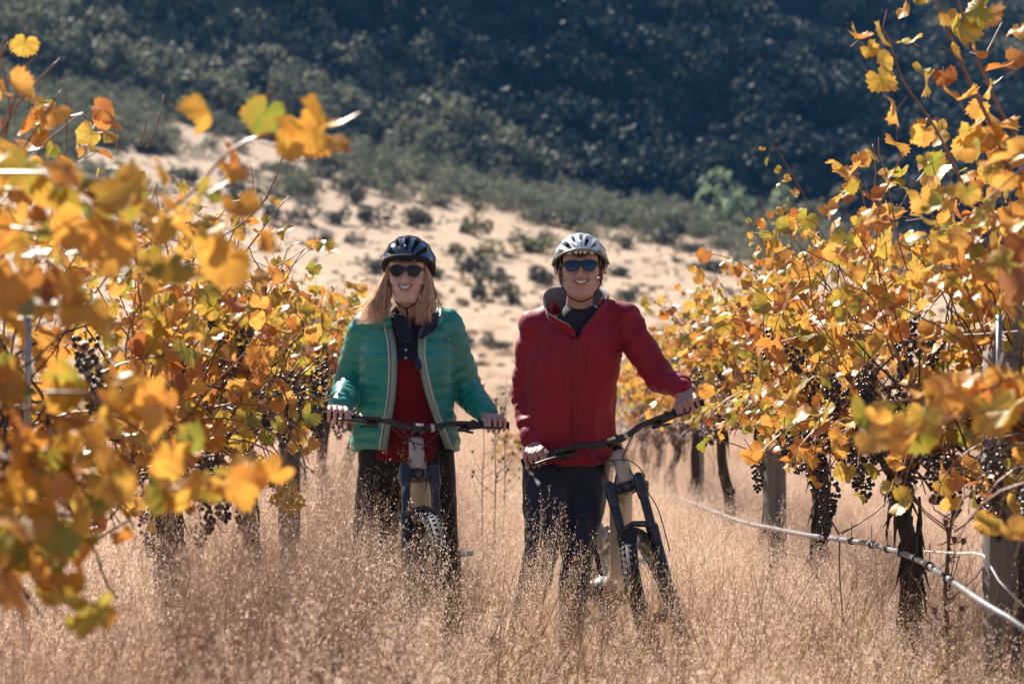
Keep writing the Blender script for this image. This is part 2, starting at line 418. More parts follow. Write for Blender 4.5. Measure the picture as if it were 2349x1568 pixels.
# ---------------- scrub on the hill : nobody could count it
src_col = bpy.data.collections.new('scrub_sources')
m_forest_shade = thin_mat('shade_toned_scrub_leaves', c_bush((0.010, 0.024, 0.028), (0.075, 0.09, 0.065), 0.7), 0.8, 0.15)  # darker shrub kind, its tone also standing in for shaded hillside
for k in range(8):
    V, Fc = leaf_cloud(430, 1.0, 0.065, 300+k*3, 5+k % 4, .9)
    src_col.objects.link(bpy.data.objects.new('scrub_clump_%d' % k, new_mesh('scrub_clump', V, Fc, [m_forest_shade if k < 4 else m_forest_sun], False)))
def scatter_obj(name, pts, rots, scs, coll, label=None, pick=None):
    me = bpy.data.meshes.new(name); me.vertices.add(len(pts)); me.vertices.foreach_set('co', np.asarray(pts, np.float32).ravel())
    a = me.attributes.new('rot', 'FLOAT_VECTOR', 'POINT'); a.data.foreach_set('vector', np.asarray(rots, np.float32).ravel())
    a = me.attributes.new('scl', 'FLOAT_VECTOR', 'POINT'); a.data.foreach_set('vector', np.asarray(scs, np.float32).ravel())
    if pick is None: pick = RNG.integers(0, 50, len(pts))
    a = me.attributes.new('pick', 'INT', 'POINT'); a.data.foreach_set('value', np.asarray(pick, np.int32))
    o = bpy.data.objects.new(name, me); COL.objects.link(o); tag(o, label, kind='stuff')
    ng = bpy.data.node_groups.new(name, 'GeometryNodeTree')
    ng.interface.new_socket('Geometry', in_out='INPUT', socket_type='NodeSocketGeometry')
    ng.interface.new_socket('Geometry', in_out='OUTPUT', socket_type='NodeSocketGeometry')
    gi = ng.nodes.new('NodeGroupInput'); go = ng.nodes.new('NodeGroupOutput')
    iop = ng.nodes.new('GeometryNodeInstanceOnPoints'); ci = ng.nodes.new('GeometryNodeCollectionInfo')
    ci.inputs['Collection'].default_value = coll; ci.inputs['Separate Children'].default_value = True; ci.inputs['Reset Children'].default_value = True
    def attr(n_, t_):
        x_ = ng.nodes.new('GeometryNodeInputNamedAttribute'); x_.data_type = t_; x_.inputs['Name'].default_value = n_
        return [s_ for s_ in x_.outputs if s_.enabled][0]
    L = ng.links.new
    L(gi.outputs[0], iop.inputs['Points']); L(ci.outputs[0], iop.inputs['Instance'])
    iop.inputs['Pick Instance'].default_value = True
    L(attr('pick', 'INT'), iop.inputs['Instance Index'])
    e2r = ng.nodes.new('FunctionNodeEulerToRotation'); L(attr('rot', 'FLOAT_VECTOR'), e2r.inputs[0]); L(e2r.outputs[0], iop.inputs['Rotation'])
    L(attr('scl', 'FLOAT_VECTOR'), iop.inputs['Scale']); L(iop.outputs[0], go.inputs[0])
    md = o.modifiers.new('scatter', 'NODES'); md.node_group = ng
    return o
# the scrub's lower edge, on the print: sand below it, scrub above
EDGE_X = [-400, 0, 250, 420, 560, 700, 850, 1000, 1150, 1300, 1450, 1600, 1750, 2000, 2400, 2900]
EDGE_Y = [ 345, 345, 345, 340, 352, 384, 405, 432, 460, 490, 515, 545, 565, 595, 620, 640]
P_, R_, S_ = [], [], []; K_ = []
for i in range(21000):
    y = 120*(560/120)**random.random(); x = random.uniform(-1, 1)*(0.36*y+12)
    z = land_z(x, y); px = 1174.5+x*F/y; py = 805-(z-CAMZ)*F/y
    e = np.interp(px, EDGE_X, EDGE_Y)
    d = e-py + 34*fnoise(x, y, .05, 2.)
    if d < 0 and random.random() > math.exp(d/(16. if px > 800 else 50.))*.35: continue
    if px < 760 and d < 150 and fnoise(x, y, .06, 4.) > .16-.12*(d < 40): continue
    if 0 <= d < 60 and random.random() < .35: continue
    s = random.uniform(.8, 2.0) if y < 185 else random.choice((1.2, 1.8, 2.4, 3.2, 4.2))*random.uniform(.8, 1.25)
    if random.random() < .05: s *= 1.4
    P_.append((x, y, z-.15*s)); R_.append((0, 0, random.uniform(0, 6.28))); S_.append((s, s, s*random.uniform(.6, 1.2)))
    shade_amt = fnoise(x, y, .011, 6.1)*1.6+fnoise(x, y, .05, 1.1)*.5+.25*float(sstep(20, 120, d))-.45*float(sstep(500, -100, px))  # broad shade and a brighter far left put into the shrub tone
    K_.append(random.randrange(4) if random.random() < .22+1.9*shade_amt else 4+random.randrange(4))
scatter_obj('scrub', P_, R_, S_, src_col, 'dense dark scrub covering the steep hill', K_)
print('scrub', len(P_))

# ---------------- the air between here and the hill
tus = bpy.data.collections.new('tussock_sources')
m_tus = thin_mat('tussock_blades', c_bush((0.26, 0.18, 0.10), (0.50, 0.37, 0.25)), .8, .4)
for k in range(4):
    V, Fc = leaf_cloud(60, 1.0, .16, 700+k, 3, .6); tus.objects.link(bpy.data.objects.new('tussock_%d' % k, new_mesh('tussock', V, Fc, [m_tus if k else m_bush_grey], False)))
P_, R_, S_ = [], [], []
for i in range(6500):
    y = 40*(185/40)**random.random(); x = random.uniform(-1, 1)*(0.36*y+6)
    if fnoise(x, y, .09, 7.) < -.02 and random.random() < .7: continue
    s = random.uniform(.12, .42); P_.append((x, y, land_z(x, y)-.03)); R_.append((0, 0, random.uniform(0, 6.28))); S_.append((s, s, s*random.uniform(.5, .9)))
scatter_obj('tussock_grass', P_, R_, S_, tus, 'low dry tussocks dotted over the tan slope')
m_haze, g, bs, out = new_mat('haze_air'); g.nodes.remove(bs)
pv = nd(g, 'ShaderNodeVolumePrincipled'); pv.inputs['Color'].default_value = (.10, .42, 1.0, 1); pv.inputs['Density'].default_value = .00019
g.links.new(pv.outputs[0], out.inputs['Volume'])
mb = MB(); mb.box((0, 480, 125), (1300, 1060, 260)); hz = mb.build('haze', m_haze); tag(hz, 'thin blue haze in front of the hill', kind='stuff')
# ================================================================== VINES
def leaf_color(stops):
    def fn(nt):
        gi = nd(nt, 'ShaderNodeNewGeometry'); oi = nd(nt, 'ShaderNodeObjectInfo')
        r_ = mathn(nt, 'FRACT', mathn(nt, 'ADD', gi.outputs['Random Per Island'], oi.outputs['Random']))
        base = ramp(nt, r_, stops)
        uv = nd(nt, 'ShaderNodeUVMap'); sp = nd(nt, 'ShaderNodeSeparateXYZ'); nt.links.new(uv.outputs[0], sp.inputs[0])
        x = mathn(nt, 'SUBTRACT', sp.outputs[0], 0.5); y = mathn(nt, 'SUBTRACT', sp.outputs[1], 0.5)
        r2 = mathn(nt, 'SQRT', mathn(nt, 'ADD', mathn(nt, 'MULTIPLY', x, x), mathn(nt, 'MULTIPLY', y, y)))
        a = mathn(nt, 'ARCTAN2', x, mathn(nt, 'MULTIPLY', y, -1.0))
        saw = mathn(nt, 'PINGPONG', a, R(27)); # veins every 54 degrees
        dv = mathn(nt, 'MULTIPLY', r2, mathn(nt, 'SINE', saw))
        # side veins : herring-bone between the main ones
        wv = mathn(nt, 'PINGPONG', mathn(nt, 'SUBTRACT', mathn(nt, 'MULTIPLY', r2, 1.0), mathn(nt, 'MULTIPLY', saw, 0.18)), 0.045)
        vein = mathn(nt, 'LESS_THAN', dv, 0.006); side = mathn(nt, 'LESS_THAN', wv, 0.004)
        seed = nd(nt, 'ShaderNodeCombineXYZ'); nt.links.new(r_, seed.inputs[2])
        vv = nd(nt, 'ShaderNodeVectorMath', operation='MULTIPLY_ADD'); nt.links.new(seed.outputs[0], vv.inputs[0]); vv.inputs[1].default_value = (0, 0, 40); nt.links.new(uv.outputs[0], vv.inputs[2])
        n1 = noisen(nt, 3.2, 4, vec=vv.outputs[0]); n2 = noisen(nt, 14, 4, vec=vv.outputs[0])
        c = mixc(nt, ramp(nt, n1, [(0.42, (0, 0, 0)), (0.66, (.75, .75, .75))]), base, (0.52, 0.20, 0.035))
        # greener along the veins on some leaves
        gfac = mathn(nt, 'MULTIPLY', mathn(nt, 'LESS_THAN', r_, 0.4), ramp(nt, dv, [(0.0, (.6, .6, .6)), (0.08, (0, 0, 0))]))
        c = mixc(nt, gfac, c, (0.20, 0.27, 0.035))
        c = mixc(nt, mathn(nt, 'MULTIPLY', mathn(nt, 'MAXIMUM', vein, mathn(nt, 'MULTIPLY', side, 0.5)), 0.45), c, (0.28, 0.17, 0.04))
        edge = mathn(nt, 'GREATER_THAN', mathn(nt, 'ADD', mathn(nt, 'MULTIPLY', r2, 0.75), mathn(nt, 'MULTIPLY', n2, 0.9)), 0.83)
        c = mixc(nt, mathn(nt, 'MULTIPLY', edge, 0.8), c, (0.20, 0.06, 0.02))
        return c
    return fn
GOLD = [(0.0, (0.24, 0.26, 0.035)), (0.10, (0.42, 0.36, 0.05)), (0.18, (0.66, 0.43, 0.075)), (0.50, (0.74, 0.44, 0.095)), (0.74, (0.74, 0.38, 0.085)), (0.86, (0.64, 0.24, 0.05)), (0.93, (0.40, 0.11, 0.035)), (1.0, (0.28, 0.14, 0.07))]
m_leaf = thin_mat('autumn_vine_leaf', leaf_color(GOLD), 0.40, 0.42, 0.55)
GREENER = [(0.0, (0.15, 0.19, 0.03)), (0.22, (0.32, 0.29, 0.045)), (0.45, (0.58, 0.37, 0.06)), (0.70, (0.68, 0.38, 0.06)), (0.9, (0.62, 0.26, 0.05)), (1.0, (0.40, 0.14, 0.04))]
m_leaf_g = thin_mat('olive_vine_leaf', leaf_color(GREENER), 0.40, 0.46, 0.55)
m_cane = mat('vine_cane', (0.20, 0.085, 0.045), 0.45, 0.35, 60, spec=0.6)
m_bark = mat('vine_bark', (0.045, 0.032, 0.026), 0.95, 0.6, 30, bumps=1.0, bdist=0.012, bscale=60, stretch=(1, 1, 0.12))
m_grape = mat('grape_skin', (0.010, 0.008, 0.016), 0.22, 0.5, 25, spec=0.7)
m_post = mat('weathered_post_wood', (0.17, 0.15, 0.135), 0.85, 0.45, 14, bumps=0.9, bdist=0.006, bscale=40, stretch=(1, 1, 0.06))
m_wire = mat('trellis_wire', (0.35, 0.36, 0.38), 0.4, 0.2, 30, metal=0.8)

OUT = [(0, 1.0), (9, .92), (17, .88), (25, .80), (33, .72), (41, .80), (49, .90), (58, .94), (67, .88), (76, .84), (85, .74), (94, .68), (104, .74), (114, .78), (125, .74), (137, .68), (150, .64), (163, .52), (174, .22)]
def leaf_mesh(seed, fine):
    r = random.Random(seed)
    lobe = r.uniform(.1, .85)
    pts = []
    for sgn in (1, -1):
        L_ = OUT if fine else OUT[::2]
        for a, q in (L_ if sgn == 1 else reversed(L_[1:])):
            q = 0.8+(q-0.8)*lobe if a < 140 else q
            q *= r.uniform(.93, 1.07)*(1.08 if fine and len(pts) % 2 else .94); aa = R(a*sgn+r.uniform(-3, 3))
            pts.append((math.sin(aa)*q, -math.cos(aa)*q))
    c1, c2, c3, c4 = r.uniform(-.7, .8), r.uniform(-.8, .25), r.uniform(.08, .3), r.uniform(-.8, .8)
    ph = r.uniform(0, 6.3)
    def dep(x, z):
        rr = math.hypot(x, z); a = math.atan2(x, -z)
        return c1*rr*rr*.55+c2*abs(x)*.7+c3*math.sin(3*a+ph)*rr*rr+c4*z*z*.35*(1 if z < 0 else 0)+r.uniform(-.03, .03)*rr
    V = [(0, 0, 0)]; n = len(pts)
    rings = [(.5)] if fine else []
    for q in rings: V += [(x*q, dep(x*q, z*q)*.9, z*q) for x, z in pts]
    V += [(x, dep(x, z), z) for x, z in pts]
    k = len(rings)+1
    Fc = [(0, 1+i, 1+(i+1) % n) for i in range(n)]
    for q in range(k-1): Fc += [(1+q*n+i, 1+(q+1)*n+i, 1+(q+1)*n+(i+1) % n, 1+q*n+(i+1) % n) for i in range(n)]
    tri = []
    for f in Fc:
        tri.append(f[:3])
        if len(f) == 4: tri.append((f[0], f[2], f[3]))
    uv = [(x*.45+.5, z*.45+.5) for x, y, z in V]
    nb = len(tri)
    # petiole : three sided stalk to the shoot
    mb = MB(); mb.tube([(0, 0, 0), (0, .25, .35), (0, .6, .95)], [.03, .028, .035], 3, False)
    pv = mb.arr(); b = len(V)
    V += [tuple(v) for v in pv]; uv += [(.5, .5)]*len(pv)
    for f in mb.F: tri += [(f[0]+b, f[1]+b, f[2]+b), (f[0]+b, f[2]+b, f[3]+b)]
    return np.array(V)*0.053, np.array(tri), uv, [0]*nb+[1]*(len(tri)-nb)
LEAF = {}
LDATA = {}
for fine in (0, 1):
    for k in range(12):
        V, T, uv, mi = leaf_mesh(k*13+5, fine)
        LDATA[fine, k] = (V, T, np.array(uv), np.array(mi))
        for g_, mm in (('gold', m_leaf), ('green', m_leaf_g)):
            LEAF[fine, k, g_] = new_mesh('leaf', V, T, [mm, m_cane], True, mi, uv)
def ico(c, r, sub=1):
    bm = bmesh.new(); bmesh.ops.create_icosphere(bm, subdivisions=sub, radius=r)
    V = np.array([v.co[:] for v in bm.verts])+np.array(c); Fc = [tuple(v.index for v in f.verts) for f in bm.faces]; bm.free(); return V, Fc
BUNCH = []
for k in range(7):
    r = random.Random(k+50); mb = MB(); n = (34, 26, 40, 18, 30, 24, 44)[k]; Lb = (.13, .10, .16, .07, .12, .15, .15)[k]
    for i in range(n):
        t = (i+.5)/n; rad = (.034*(1-t)**.6+.006)*(1 if n > 20 else .8); a = i*2.4+r.uniform(-.4, .4)
        rr = rad*r.uniform(.45, 1.0)
        V, Fc = ico((rr*math.cos(a), rr*math.sin(a), -.02-t*Lb+r.uniform(-.006, .006)), r.uniform(.0068, .0092), 2 if k < 3 else 1)
        mb.add(V, Fc, 0)
    mb.tube([(0, 0, .045), (.003, 0, 0), (0, .002, -Lb*.8)], [.002, .002, .001], 4, m=1)
    BUNCH.append(new_mesh('grape_bunch', mb.arr(), mb.F, [m_grape, m_cane], True, mb.M))

def shoot_path(p0, d0, L, droop, r, wob=.16, step=.06):
    p = np.array(p0, float); d = np.array(d0, float); d /= np.linalg.norm(d); out = [p.copy()]
    for i in range(max(3, int(L/step))):
        d = d+r.normal(0, wob, 3)*.5; d[2] -= droop*(.35+i*step); d /= np.linalg.norm(d)
        p = p+d*step; out.append(p.copy())
    return out
def place(name, me, parent, M):
    o = bpy.data.objects.new(name, me); COL.objects.link(o); o.parent = parent
    o.matrix_basis = Matrix.Translation(-parent.location) @ M
    return o
def leaf_matrix(pos, r, face, size, hang=1.0):
    """face: direction (azimuth) the blade looks toward"""
    yaw = math.atan2(face[0], -face[1])+r.normal(0, .95)
    pitch = r.normal(R(-18), R(34)); roll = r.normal(0, R(38))
    E = Euler((pitch, roll, yaw), 'XYZ').to_matrix().to_4x4()
    Rz = Matrix.Rotation(yaw, 4, 'Z') @ Matrix.Rotation(pitch, 4, 'X') @ Matrix.Rotation(roll, 4, 'Y')
    return Matrix.Translation(Vector(pos)) @ Rz @ Matrix.Scale(size, 4)
def join_leaves(name, mats_list, parent, mm):
    Vs, Ts, Us, Ms = [], [], [], []; n = 0
    o0 = np.array(parent.location)
    for M, k in mats_list:
        V, T, uv, mi = LDATA[0, k]; A = np.array(M)
        Vs.append(V @ A[:3, :3].T + A[:3, 3]-o0); Ts.append(T+n); Us.append(uv); Ms.append(mi); n += len(V)
    me = new_mesh(name, np.concatenate(Vs), np.concatenate(Ts), [mm, m_cane], True, np.concatenate(Ms), np.concatenate(Us))
    o = bpy.data.objects.new(name, me); COL.objects.link(o); o.parent = parent; o['kind'] = 'stuff'; return o

def vine(x, y, side, label, ztop=1.75, zbot=.86, nshoot=26, seed=0, lean=(0, 0), green=False, trunk_r=.028, extra=None, aisle=.5, xlim=None, nb=12, bare=False, zc=.95, lsize=1.0):
    """side = +1: right row (the aisle is towards -x)"""
    r = np.random.default_rng(seed+900); fine = 1 if y < 7.5 else 0
    zg = land_z(x, y)
    e = empty('grape_vine', (x, y, zg), label, 'grape vine', 'grape vines of the left row' if side < 0 else 'grape vines of the right row')
    g_ = 'green' if green else 'gold'
    # trunk
    mb = MB(); top = Vector((x+lean[0], y+lean[1], zc))
    base = Vector((x, y, zg-.05)); kn = r.uniform(-.03, .03, (5, 2))
    def tp(t): return base.lerp(top, t)+Vector((math.sin(t*6+seed)*.028+kn[int(t*4)][0]*.5, math.cos(t*4+seed)*.02, 0))
    for s_ in range(4):
        ph = s_*1.6+seed
        mb.tube([tp(t/9)+Vector((math.cos(ph+t*.35)*trunk_r*.55, math.sin(ph+t*.35)*trunk_r*.55, 0)) for t in range(10)], [trunk_r*(.85-.25*t/9)*r.uniform(.85, 1.15) for t in range(10)], 7)
    for s_ in range(80 if y < 9 else 14):   # peeling strips of bark
        t = r.uniform(.05, .95); a = r.uniform(0, 6.28); q = tp(t); R_o = trunk_r*1.15
        p = Vector((q.x+math.cos(a)*R_o, q.y+math.sin(a)*R_o, q.z)); L = r.uniform(.05, .2)
        o_ = Vector((math.cos(a), math.sin(a), 0))
        mb.tube([p+Vector((0, 0, L*.5)), p+o_*.006+Vector((r.normal(0, .006), 0, 0)), p+o_*r.uniform(.004, .028)-Vector((r.normal(0, .015), 0, L*.6))], [.005, .0075, .001], 4, flat=.4)
    mb.build('trunk', m_bark, e)
    for s_ in (-1, 1):      # the two arms along the wire
        mb = MB(); mb.tube([top+Vector((0, 0, -.06)), top+Vector((0, s_*.15, .01)), top+Vector((0.01, s_*.45, .02)), top+Vector((0, s_*.78, .0))], [.03, .026, .02, .014], 7)
        mb.build('arm', m_bark, e)
    leaves = []; canes = []
    for i in range(nshoot):
        u = r.random(); a_ = -side
        p0 = (top.x+r.normal(0, .03), y+lean[1]+r.uniform(-.78, .78), zc+r.uniform(-.03, .06))
        if u < .55: d = (a_*abs(r.normal(.05, .3))*(1 if r.random() < .7 else -1), r.normal(0, .25), 1); L = (ztop-zc)*r.uniform(.75, 1.15); dr = r.uniform(0, .12)
        elif u < .85: d = (a_*r.uniform(.3, .9), r.normal(0, .4), .8); L = r.uniform(.6, 1.0); dr = r.uniform(.3, .7)
        else: d = (a_*r.uniform(-.6, .8), r.normal(0, .5), .1); L = r.uniform(.35, .6); dr = r.uniform(.5, .9)
        path = shoot_path(p0, d, L, dr, r)
        canes.append((path, .0042))
    if extra: 
        for pts, rad in extra['canes']: canes.append(([np.array(p) for p in pts], rad))
    for ci, (path, rad) in enumerate(canes):
        path = [p for p in path if p[2] > (zbot-.02 if ci < nshoot else zg+.25)]
        if len(path) < 3: continue
        # a cane is thin enough to be left as drawn; its knots are the leaf nodes
        special = ci >= nshoot
        if not special: path = [p for p in path if -side*(p[0]-x) < aisle+.12 and p[2] < ztop+.12]
        if len(path) < 3: continue
        if special or r.random() < .95:
            mb = MB(); mb.tube([tuple(p) for p in path], [rad*(1-.6*i/len(path)) for i in range(len(path))], 4, False)
            mb.build('cane', m_cane, e)
        dens = 1.0 if not special else extra.get('dens', 1.0)
        for i, p in enumerate(path[1:]):
            for rep in range(2 if not special or extra.get('two') else 1):
                if r.random() > (.98, .72)[rep]*dens: continue
                off = r.normal(0, 1, 3); off[2] = abs(off[2])*-.2+.2; off[0] += -side*.5; off /= np.linalg.norm(off)
                q = np.array(p)+off*r.uniform(.03, .10)*(1 if rep == 0 else 1.8)
                if not special and (-side*(q[0]-x) > aisle+.05 or q[2] > ztop+.06 or q[2] < zbot-.1+.12*math.sin(q[1]*5+seed)): continue
                if not special and q[2] < 1.18 and r.random() < .60*(1.22-q[2])/.3: continue
                if not special and noise.noise(Vector((q[0]*2.2, q[1]*3.1, q[2]*3.3+seed))) < -.26: continue
                if xlim is not None and not special and -side*(q[0]-xlim) > 0: continue
                face = (-side*.8+r.normal(0, .3), -1.0, 0)
                leaves.append((leaf_matrix(q, r, face, float(r.uniform(.5, 1.12)*lsize*(.92 if not special else extra.get('size', 1.0)))), int(r.integers(0, 12)), special, q))
    # biggest in view first: the aisle side and the camera side
    leaves.sort(key=lambda l: (not l[2], -(-side*(l[3][0]-x)+.3*(y-l[3][1]))))
    for M, k, sp_, q in leaves[:298]:
        place('leaf', LEAF[fine, k, g_], e, M)
    if len(leaves) > 298: join_leaves('foliage', [(M, k) for M, k, s_, q in leaves[298:]], e, m_leaf_g if green else m_leaf)
    if y < 12:      # leafless brown twigs tangled along the wire
        for i in range(64):
            p0 = (top.x+r.normal(0, .10)-side*.06, y+r.uniform(-.8, .8), zc+r.uniform(-.1, .25))
            P = shoot_path(p0, (r.normal(-side*.2, .5), r.normal(0, .8), r.normal(.35, .6)), r.uniform(.2, .7), .1, r, .35, .045)
            P = [p for p in P if p[2] > zbot-.1 and -side*(p[0]-x) < .33]
            if len(P) > 2:
                mb = MB(); mb.tube([tuple(p) for p in P], [.0046*(1-.6*i_/len(P)) for i_ in range(len(P))], 4, False); mb.build('twig', m_bark, e)
    for i in range(nb):
        q = (top.x-side*r.uniform(-.12, .36), y+r.uniform(-.75, .75), zc+r.uniform(-.06, .45))
        place('grape_bunch', BUNCH[int(r.integers(0, 7 if y > 7.5 else 3))], e, Matrix.Translation(q) @ Matrix.Rotation(r.uniform(0, 6), 4, 'Z') @ Matrix.Rotation(r.normal(0, .12), 4, 'X') @ Matrix.Scale(float(r.uniform(.8, 1.15)), 4))
    return e, len(leaves)
def C(pts, n=14):
    """smooth polyline through print points (px, py, D)"""
    P = [atn(*p) for p in pts]; out = []
    for i in range(len(P)-1):
        p0 = P[max(i-1, 0)]; p1 = P[i]; p2 = P[i+1]; p3 = P[min(i+2, len(P)-1)]
        m_ = max(2, int(np.linalg.norm(p2-p1)/.05))
        for k in range(m_):
            t = k/m_; out.append(.5*((2*p1)+(-p0+p2)*t+(2*p0-5*p1+4*p2-p3)*t*t+(-p0+3*p1-3*p2+p3)*t**3))
    out.append(P[-1]); return out
RX = lambda D: 1.42-.006*D
LX = lambda D: -1.12-.004*D
# --- right row
TR = 0
def addv(*a, **k):
    global TR
    e, n = vine(*a, **k); TR += n; return e
addv(RX(3.35), 3.3, 1, 'leafy vine at the right picture edge with big soft golden leaves reaching in', ztop=1.5, nshoot=30, seed=1, extra=dict(canes=[
   (C([(2700, 900, 3.7), (2400, 880, 3.6), (2200, 900, 3.55), (1990, 930, 3.5)]), .004),
   (C([(2700, 960, 3.6), (2380, 930, 3.45), (2180, 960, 3.4), (2060, 1000, 3.4)]), .004),
   (C([(2700, 800, 3.9), (2420, 840, 3.6), (2250, 900, 3.5), (2110, 1000, 3.45)]), .004),
   (C([(2700, 300, 3.9), (2450, 330, 3.8), (2330, 400, 3.7), (2240, 480, 3.7)]), .004),
   (C([(2600, 500, 3.9), (2420, 520, 3.8), (2330, 640, 3.7)]), .004)], dens=1.0, size=1.15), aisle=.35, nb=10)
addv(RX(4.75)+.15, 4.8, 1, 'tall golden vine beside the nearest grey post, with long shoots above the hill line', ztop=1.85, nshoot=56, seed=2, extra=dict(canes=[
   (C([(2330, 420, 4.9), (2280, 300, 4.9), (2200, 130, 4.9), (2150, 0, 4.9), (2130, -60, 4.9)]), .007),
   (C([(2345, 340, 4.95), (2270, 200, 4.95), (2215, 50, 4.95), (2190, -40, 4.95)]), .006),
   (C([(2230, 470, 4.9), (2150, 300, 4.9), (2070, 180, 4.9), (2040, 90, 4.9), (2020, 60, 4.9)]), .005),
   (C([(2260, 130, 4.9), (2290, 70, 4.9), (2300, 50, 4.9)]), .003)], dens=.8, size=1.1, two=1), nb=17, trunk_r=.036)
addv(RX(6.1)+.07, 5.95, 1, 'golden vine on a shaggy dark leaning trunk left of the nearest grey post', lean=(-.13, 0.02), zbot=.94, ztop=1.95, nshoot=56, seed=3, trunk_r=.027, extra=dict(canes=[
   (C([(2100, 1040, 5.9), (2010, 1082, 5.9), (1900, 1070, 5.9), (1780, 1055, 5.9), (1690, 1020, 5.9), (1610, 1000, 5.9)]), .004),
   (C([(2010, 400, 6.2), (2005, 340, 6.2)]), .003),
   (C([(2000, 560, 6), (1880, 600, 5.9), (1800, 700, 5.85), (1770, 800, 5.8), (1800, 900, 5.8)]), .003),
   (C([(2050, 640, 6), (1960, 700, 5.8), (1880, 800, 5.8), (1900, 960, 5.8)]), .003),
   ], dens=.9, size=1.15), nb=20)
addv(RX(7.7), 7.7, 1, 'golden vine between the shaggy leaning trunk and the second grey post', ztop=1.95, zbot=.97, nshoot=56, seed=4, trunk_r=.028, extra=dict(canes=[
   (C([(1885, 560, 7.8), (1850, 460, 7.8), (1800, 370, 7.8), (1770, 325, 7.8)]), .004),
   (C([(1870, 600, 7.8), (1840, 500, 7.8), (1800, 430, 7.8)]), .003)], dens=1.0, size=.75), nb=17)
addv(RX(9.3), 9.2, 1, 'yellow vine with a dark trunk touching the second grey post', zbot=.98, ztop=1.72, nshoot=56, seed=5, nb=17, extra=dict(canes=[
   (C([(1770, 640, 9.6), (1745, 540, 9.6), (1740, 490, 9.6)]), .003)], dens=1.0, size=.8))
addv(RX(10.8), 10.8, 1, 'bushy yellow vine just beyond the second grey post', ztop=1.6, nshoot=56, seed=6, nb=15)
addv(RX(12.4), 12.4, 1, 'yellow vine two places beyond the second grey post', ztop=1.48, zbot=.3, nshoot=58, seed=7, nb=12, zc=.75)
addv(RX(14.0), 14.0, 1, 'small golden vine seen past the red sleeve and the raised hand', ztop=1.34, zbot=.1, nshoot=58, seed=8, nb=10, zc=.6)
addv(RX(15.6), 15.6, 1, 'golden vine seen under the outstretched red arm', ztop=1.2, zbot=0, nshoot=58, seed=9, nb=10, zc=.5)
addv(RX(17.2), 17.2, 1, 'last golden vine of the right row, close behind the red jacket', ztop=1.08, zbot=-.2, nshoot=58, seed=10, nb=5, zc=.4)
# --- left row
addv(LX(3.2)-.03, 2.95, -1, 'big soft olive and orange leaves of the vine at the left picture edge', ztop=1.62, nshoot=26, nb=0, seed=21, green=True, aisle=.42, extra=dict(canes=[
   (C([(-300, 450, 3.0), (-60, 400, 2.95), (150, 400, 2.9), (330, 430, 2.9), (440, 470, 2.9)]), .004),
   (C([(-300, 560, 3.0), (-50, 520, 2.95), (150, 540, 2.9), (300, 590, 2.9), (400, 640, 2.9)]), .004),
   (C([(-200, 700, 3.0), (0, 640, 2.9), (120, 680, 2.85), (260, 740, 2.85)]), .004),
   (C([(-300, 430, 3.1), (100, 440, 3.05), (330, 520, 3.0), (420, 560, 3.0)]), .004),
   (C([(-300, 900, 3.0), (-50, 920, 2.9), (120, 950, 2.9), (300, 1010, 2.9), (470, 1090, 2.95), (620, 1080, 3.0)]), .004),
   (C([(-300, 960, 3.0), (-50, 1010, 2.9), (100, 1080, 2.85), (230, 1120, 2.85), (380, 1130, 2.9)]), .004),
   (C([(-200, 1040, 3.0), (-20, 1120, 2.85), (60, 1240, 2.85), (80, 1330, 2.85), (150, 1420, 2.85)]), .004),
   (C([(-160, 1100, 3.0), (-60, 1180, 2.9), (0, 1280, 2.85), (30, 1370, 2.85)]), .004), (C([(-80, 1000, 3.0), (80, 1090, 2.9), (150, 1180, 2.88), (110, 1260, 2.85)]), .004),
   (C([(-100, 860, 3.0), (60, 900, 2.9), (200, 900, 2.9), (280, 960, 2.9)]), .004),
   (C([(300, 540, 3.15), (440, 440, 3.15), (520, 350, 3.15), (600, 310, 3.15), (640, 320, 3.15)]), .004)], dens=1.0, size=1.05, two=1))
addv(LX(3.95)-.28, 3.95, -1, 'left row vine with bare purple twigs rising over its golden leaves', ztop=1.95, nshoot=56, seed=22, nb=17, extra=dict(canes=[
   (C([(-60, 480, 4.4), (20, 280, 4.4), (0, 130, 4.4), (10, 90, 4.4)]), .004),
   (C([(100, 330, 4.4), (160, 280, 4.4), (190, 260, 4.4), (210, 300, 4.4)]), .003)], dens=.6, size=1.0), aisle=.66)
addv(LX(5.65), 5.65, -1, 'left row vine with an arching bare cane and dark grapes hanging low', ztop=1.78, nshoot=58, seed=23, nb=20, trunk_r=.03, extra=dict(canes=[
   (C([(470, 700, 5.6), (540, 520, 5.6), (580, 440, 5.6), (575, 380, 5.6)]), .003),
   (C([(560, 980, 5.7), (590, 960, 5.7), (620, 960, 5.7)]), .003),
   (C([(430, 620, 5.6), (500, 500, 5.6), (520, 480, 5.6)]), .003)], dens=.5, size=1.0), aisle=.42)
addv(LX(7.4), 7.4, -1, 'golden vine just before the grey post of the left row', zbot=1.10, ztop=1.66, nshoot=58, seed=24, nb=17, aisle=.42, extra=dict(canes=[
   (C([(640, 640, 7.3), (660, 570, 7.3), (690, 555, 7.3)]), .003), (C([(640, 960, 7.2), (690, 980, 7.2), (715, 1010, 7.2)]), .003)], dens=1.0, size=.9))
addv(LX(9.0), 9.3, -1, 'golden vine just behind the grey post of the left row', zbot=1.0, ztop=1.66, nshoot=56, seed=25, nb=15, aisle=.42)
addv(LX(10.6), 10.8, -1, 'bright yellow vine beside the shoulder of the teal jacket', ztop=1.66, nshoot=56, seed=26, nb=12, aisle=.4)
addv(LX(12.2), 12.4, -1, 'yellow vine behind the blonde hair and teal shoulder', ztop=1.60, zbot=.4, nshoot=56, seed=27, nb=7, aisle=.35, zc=.8)
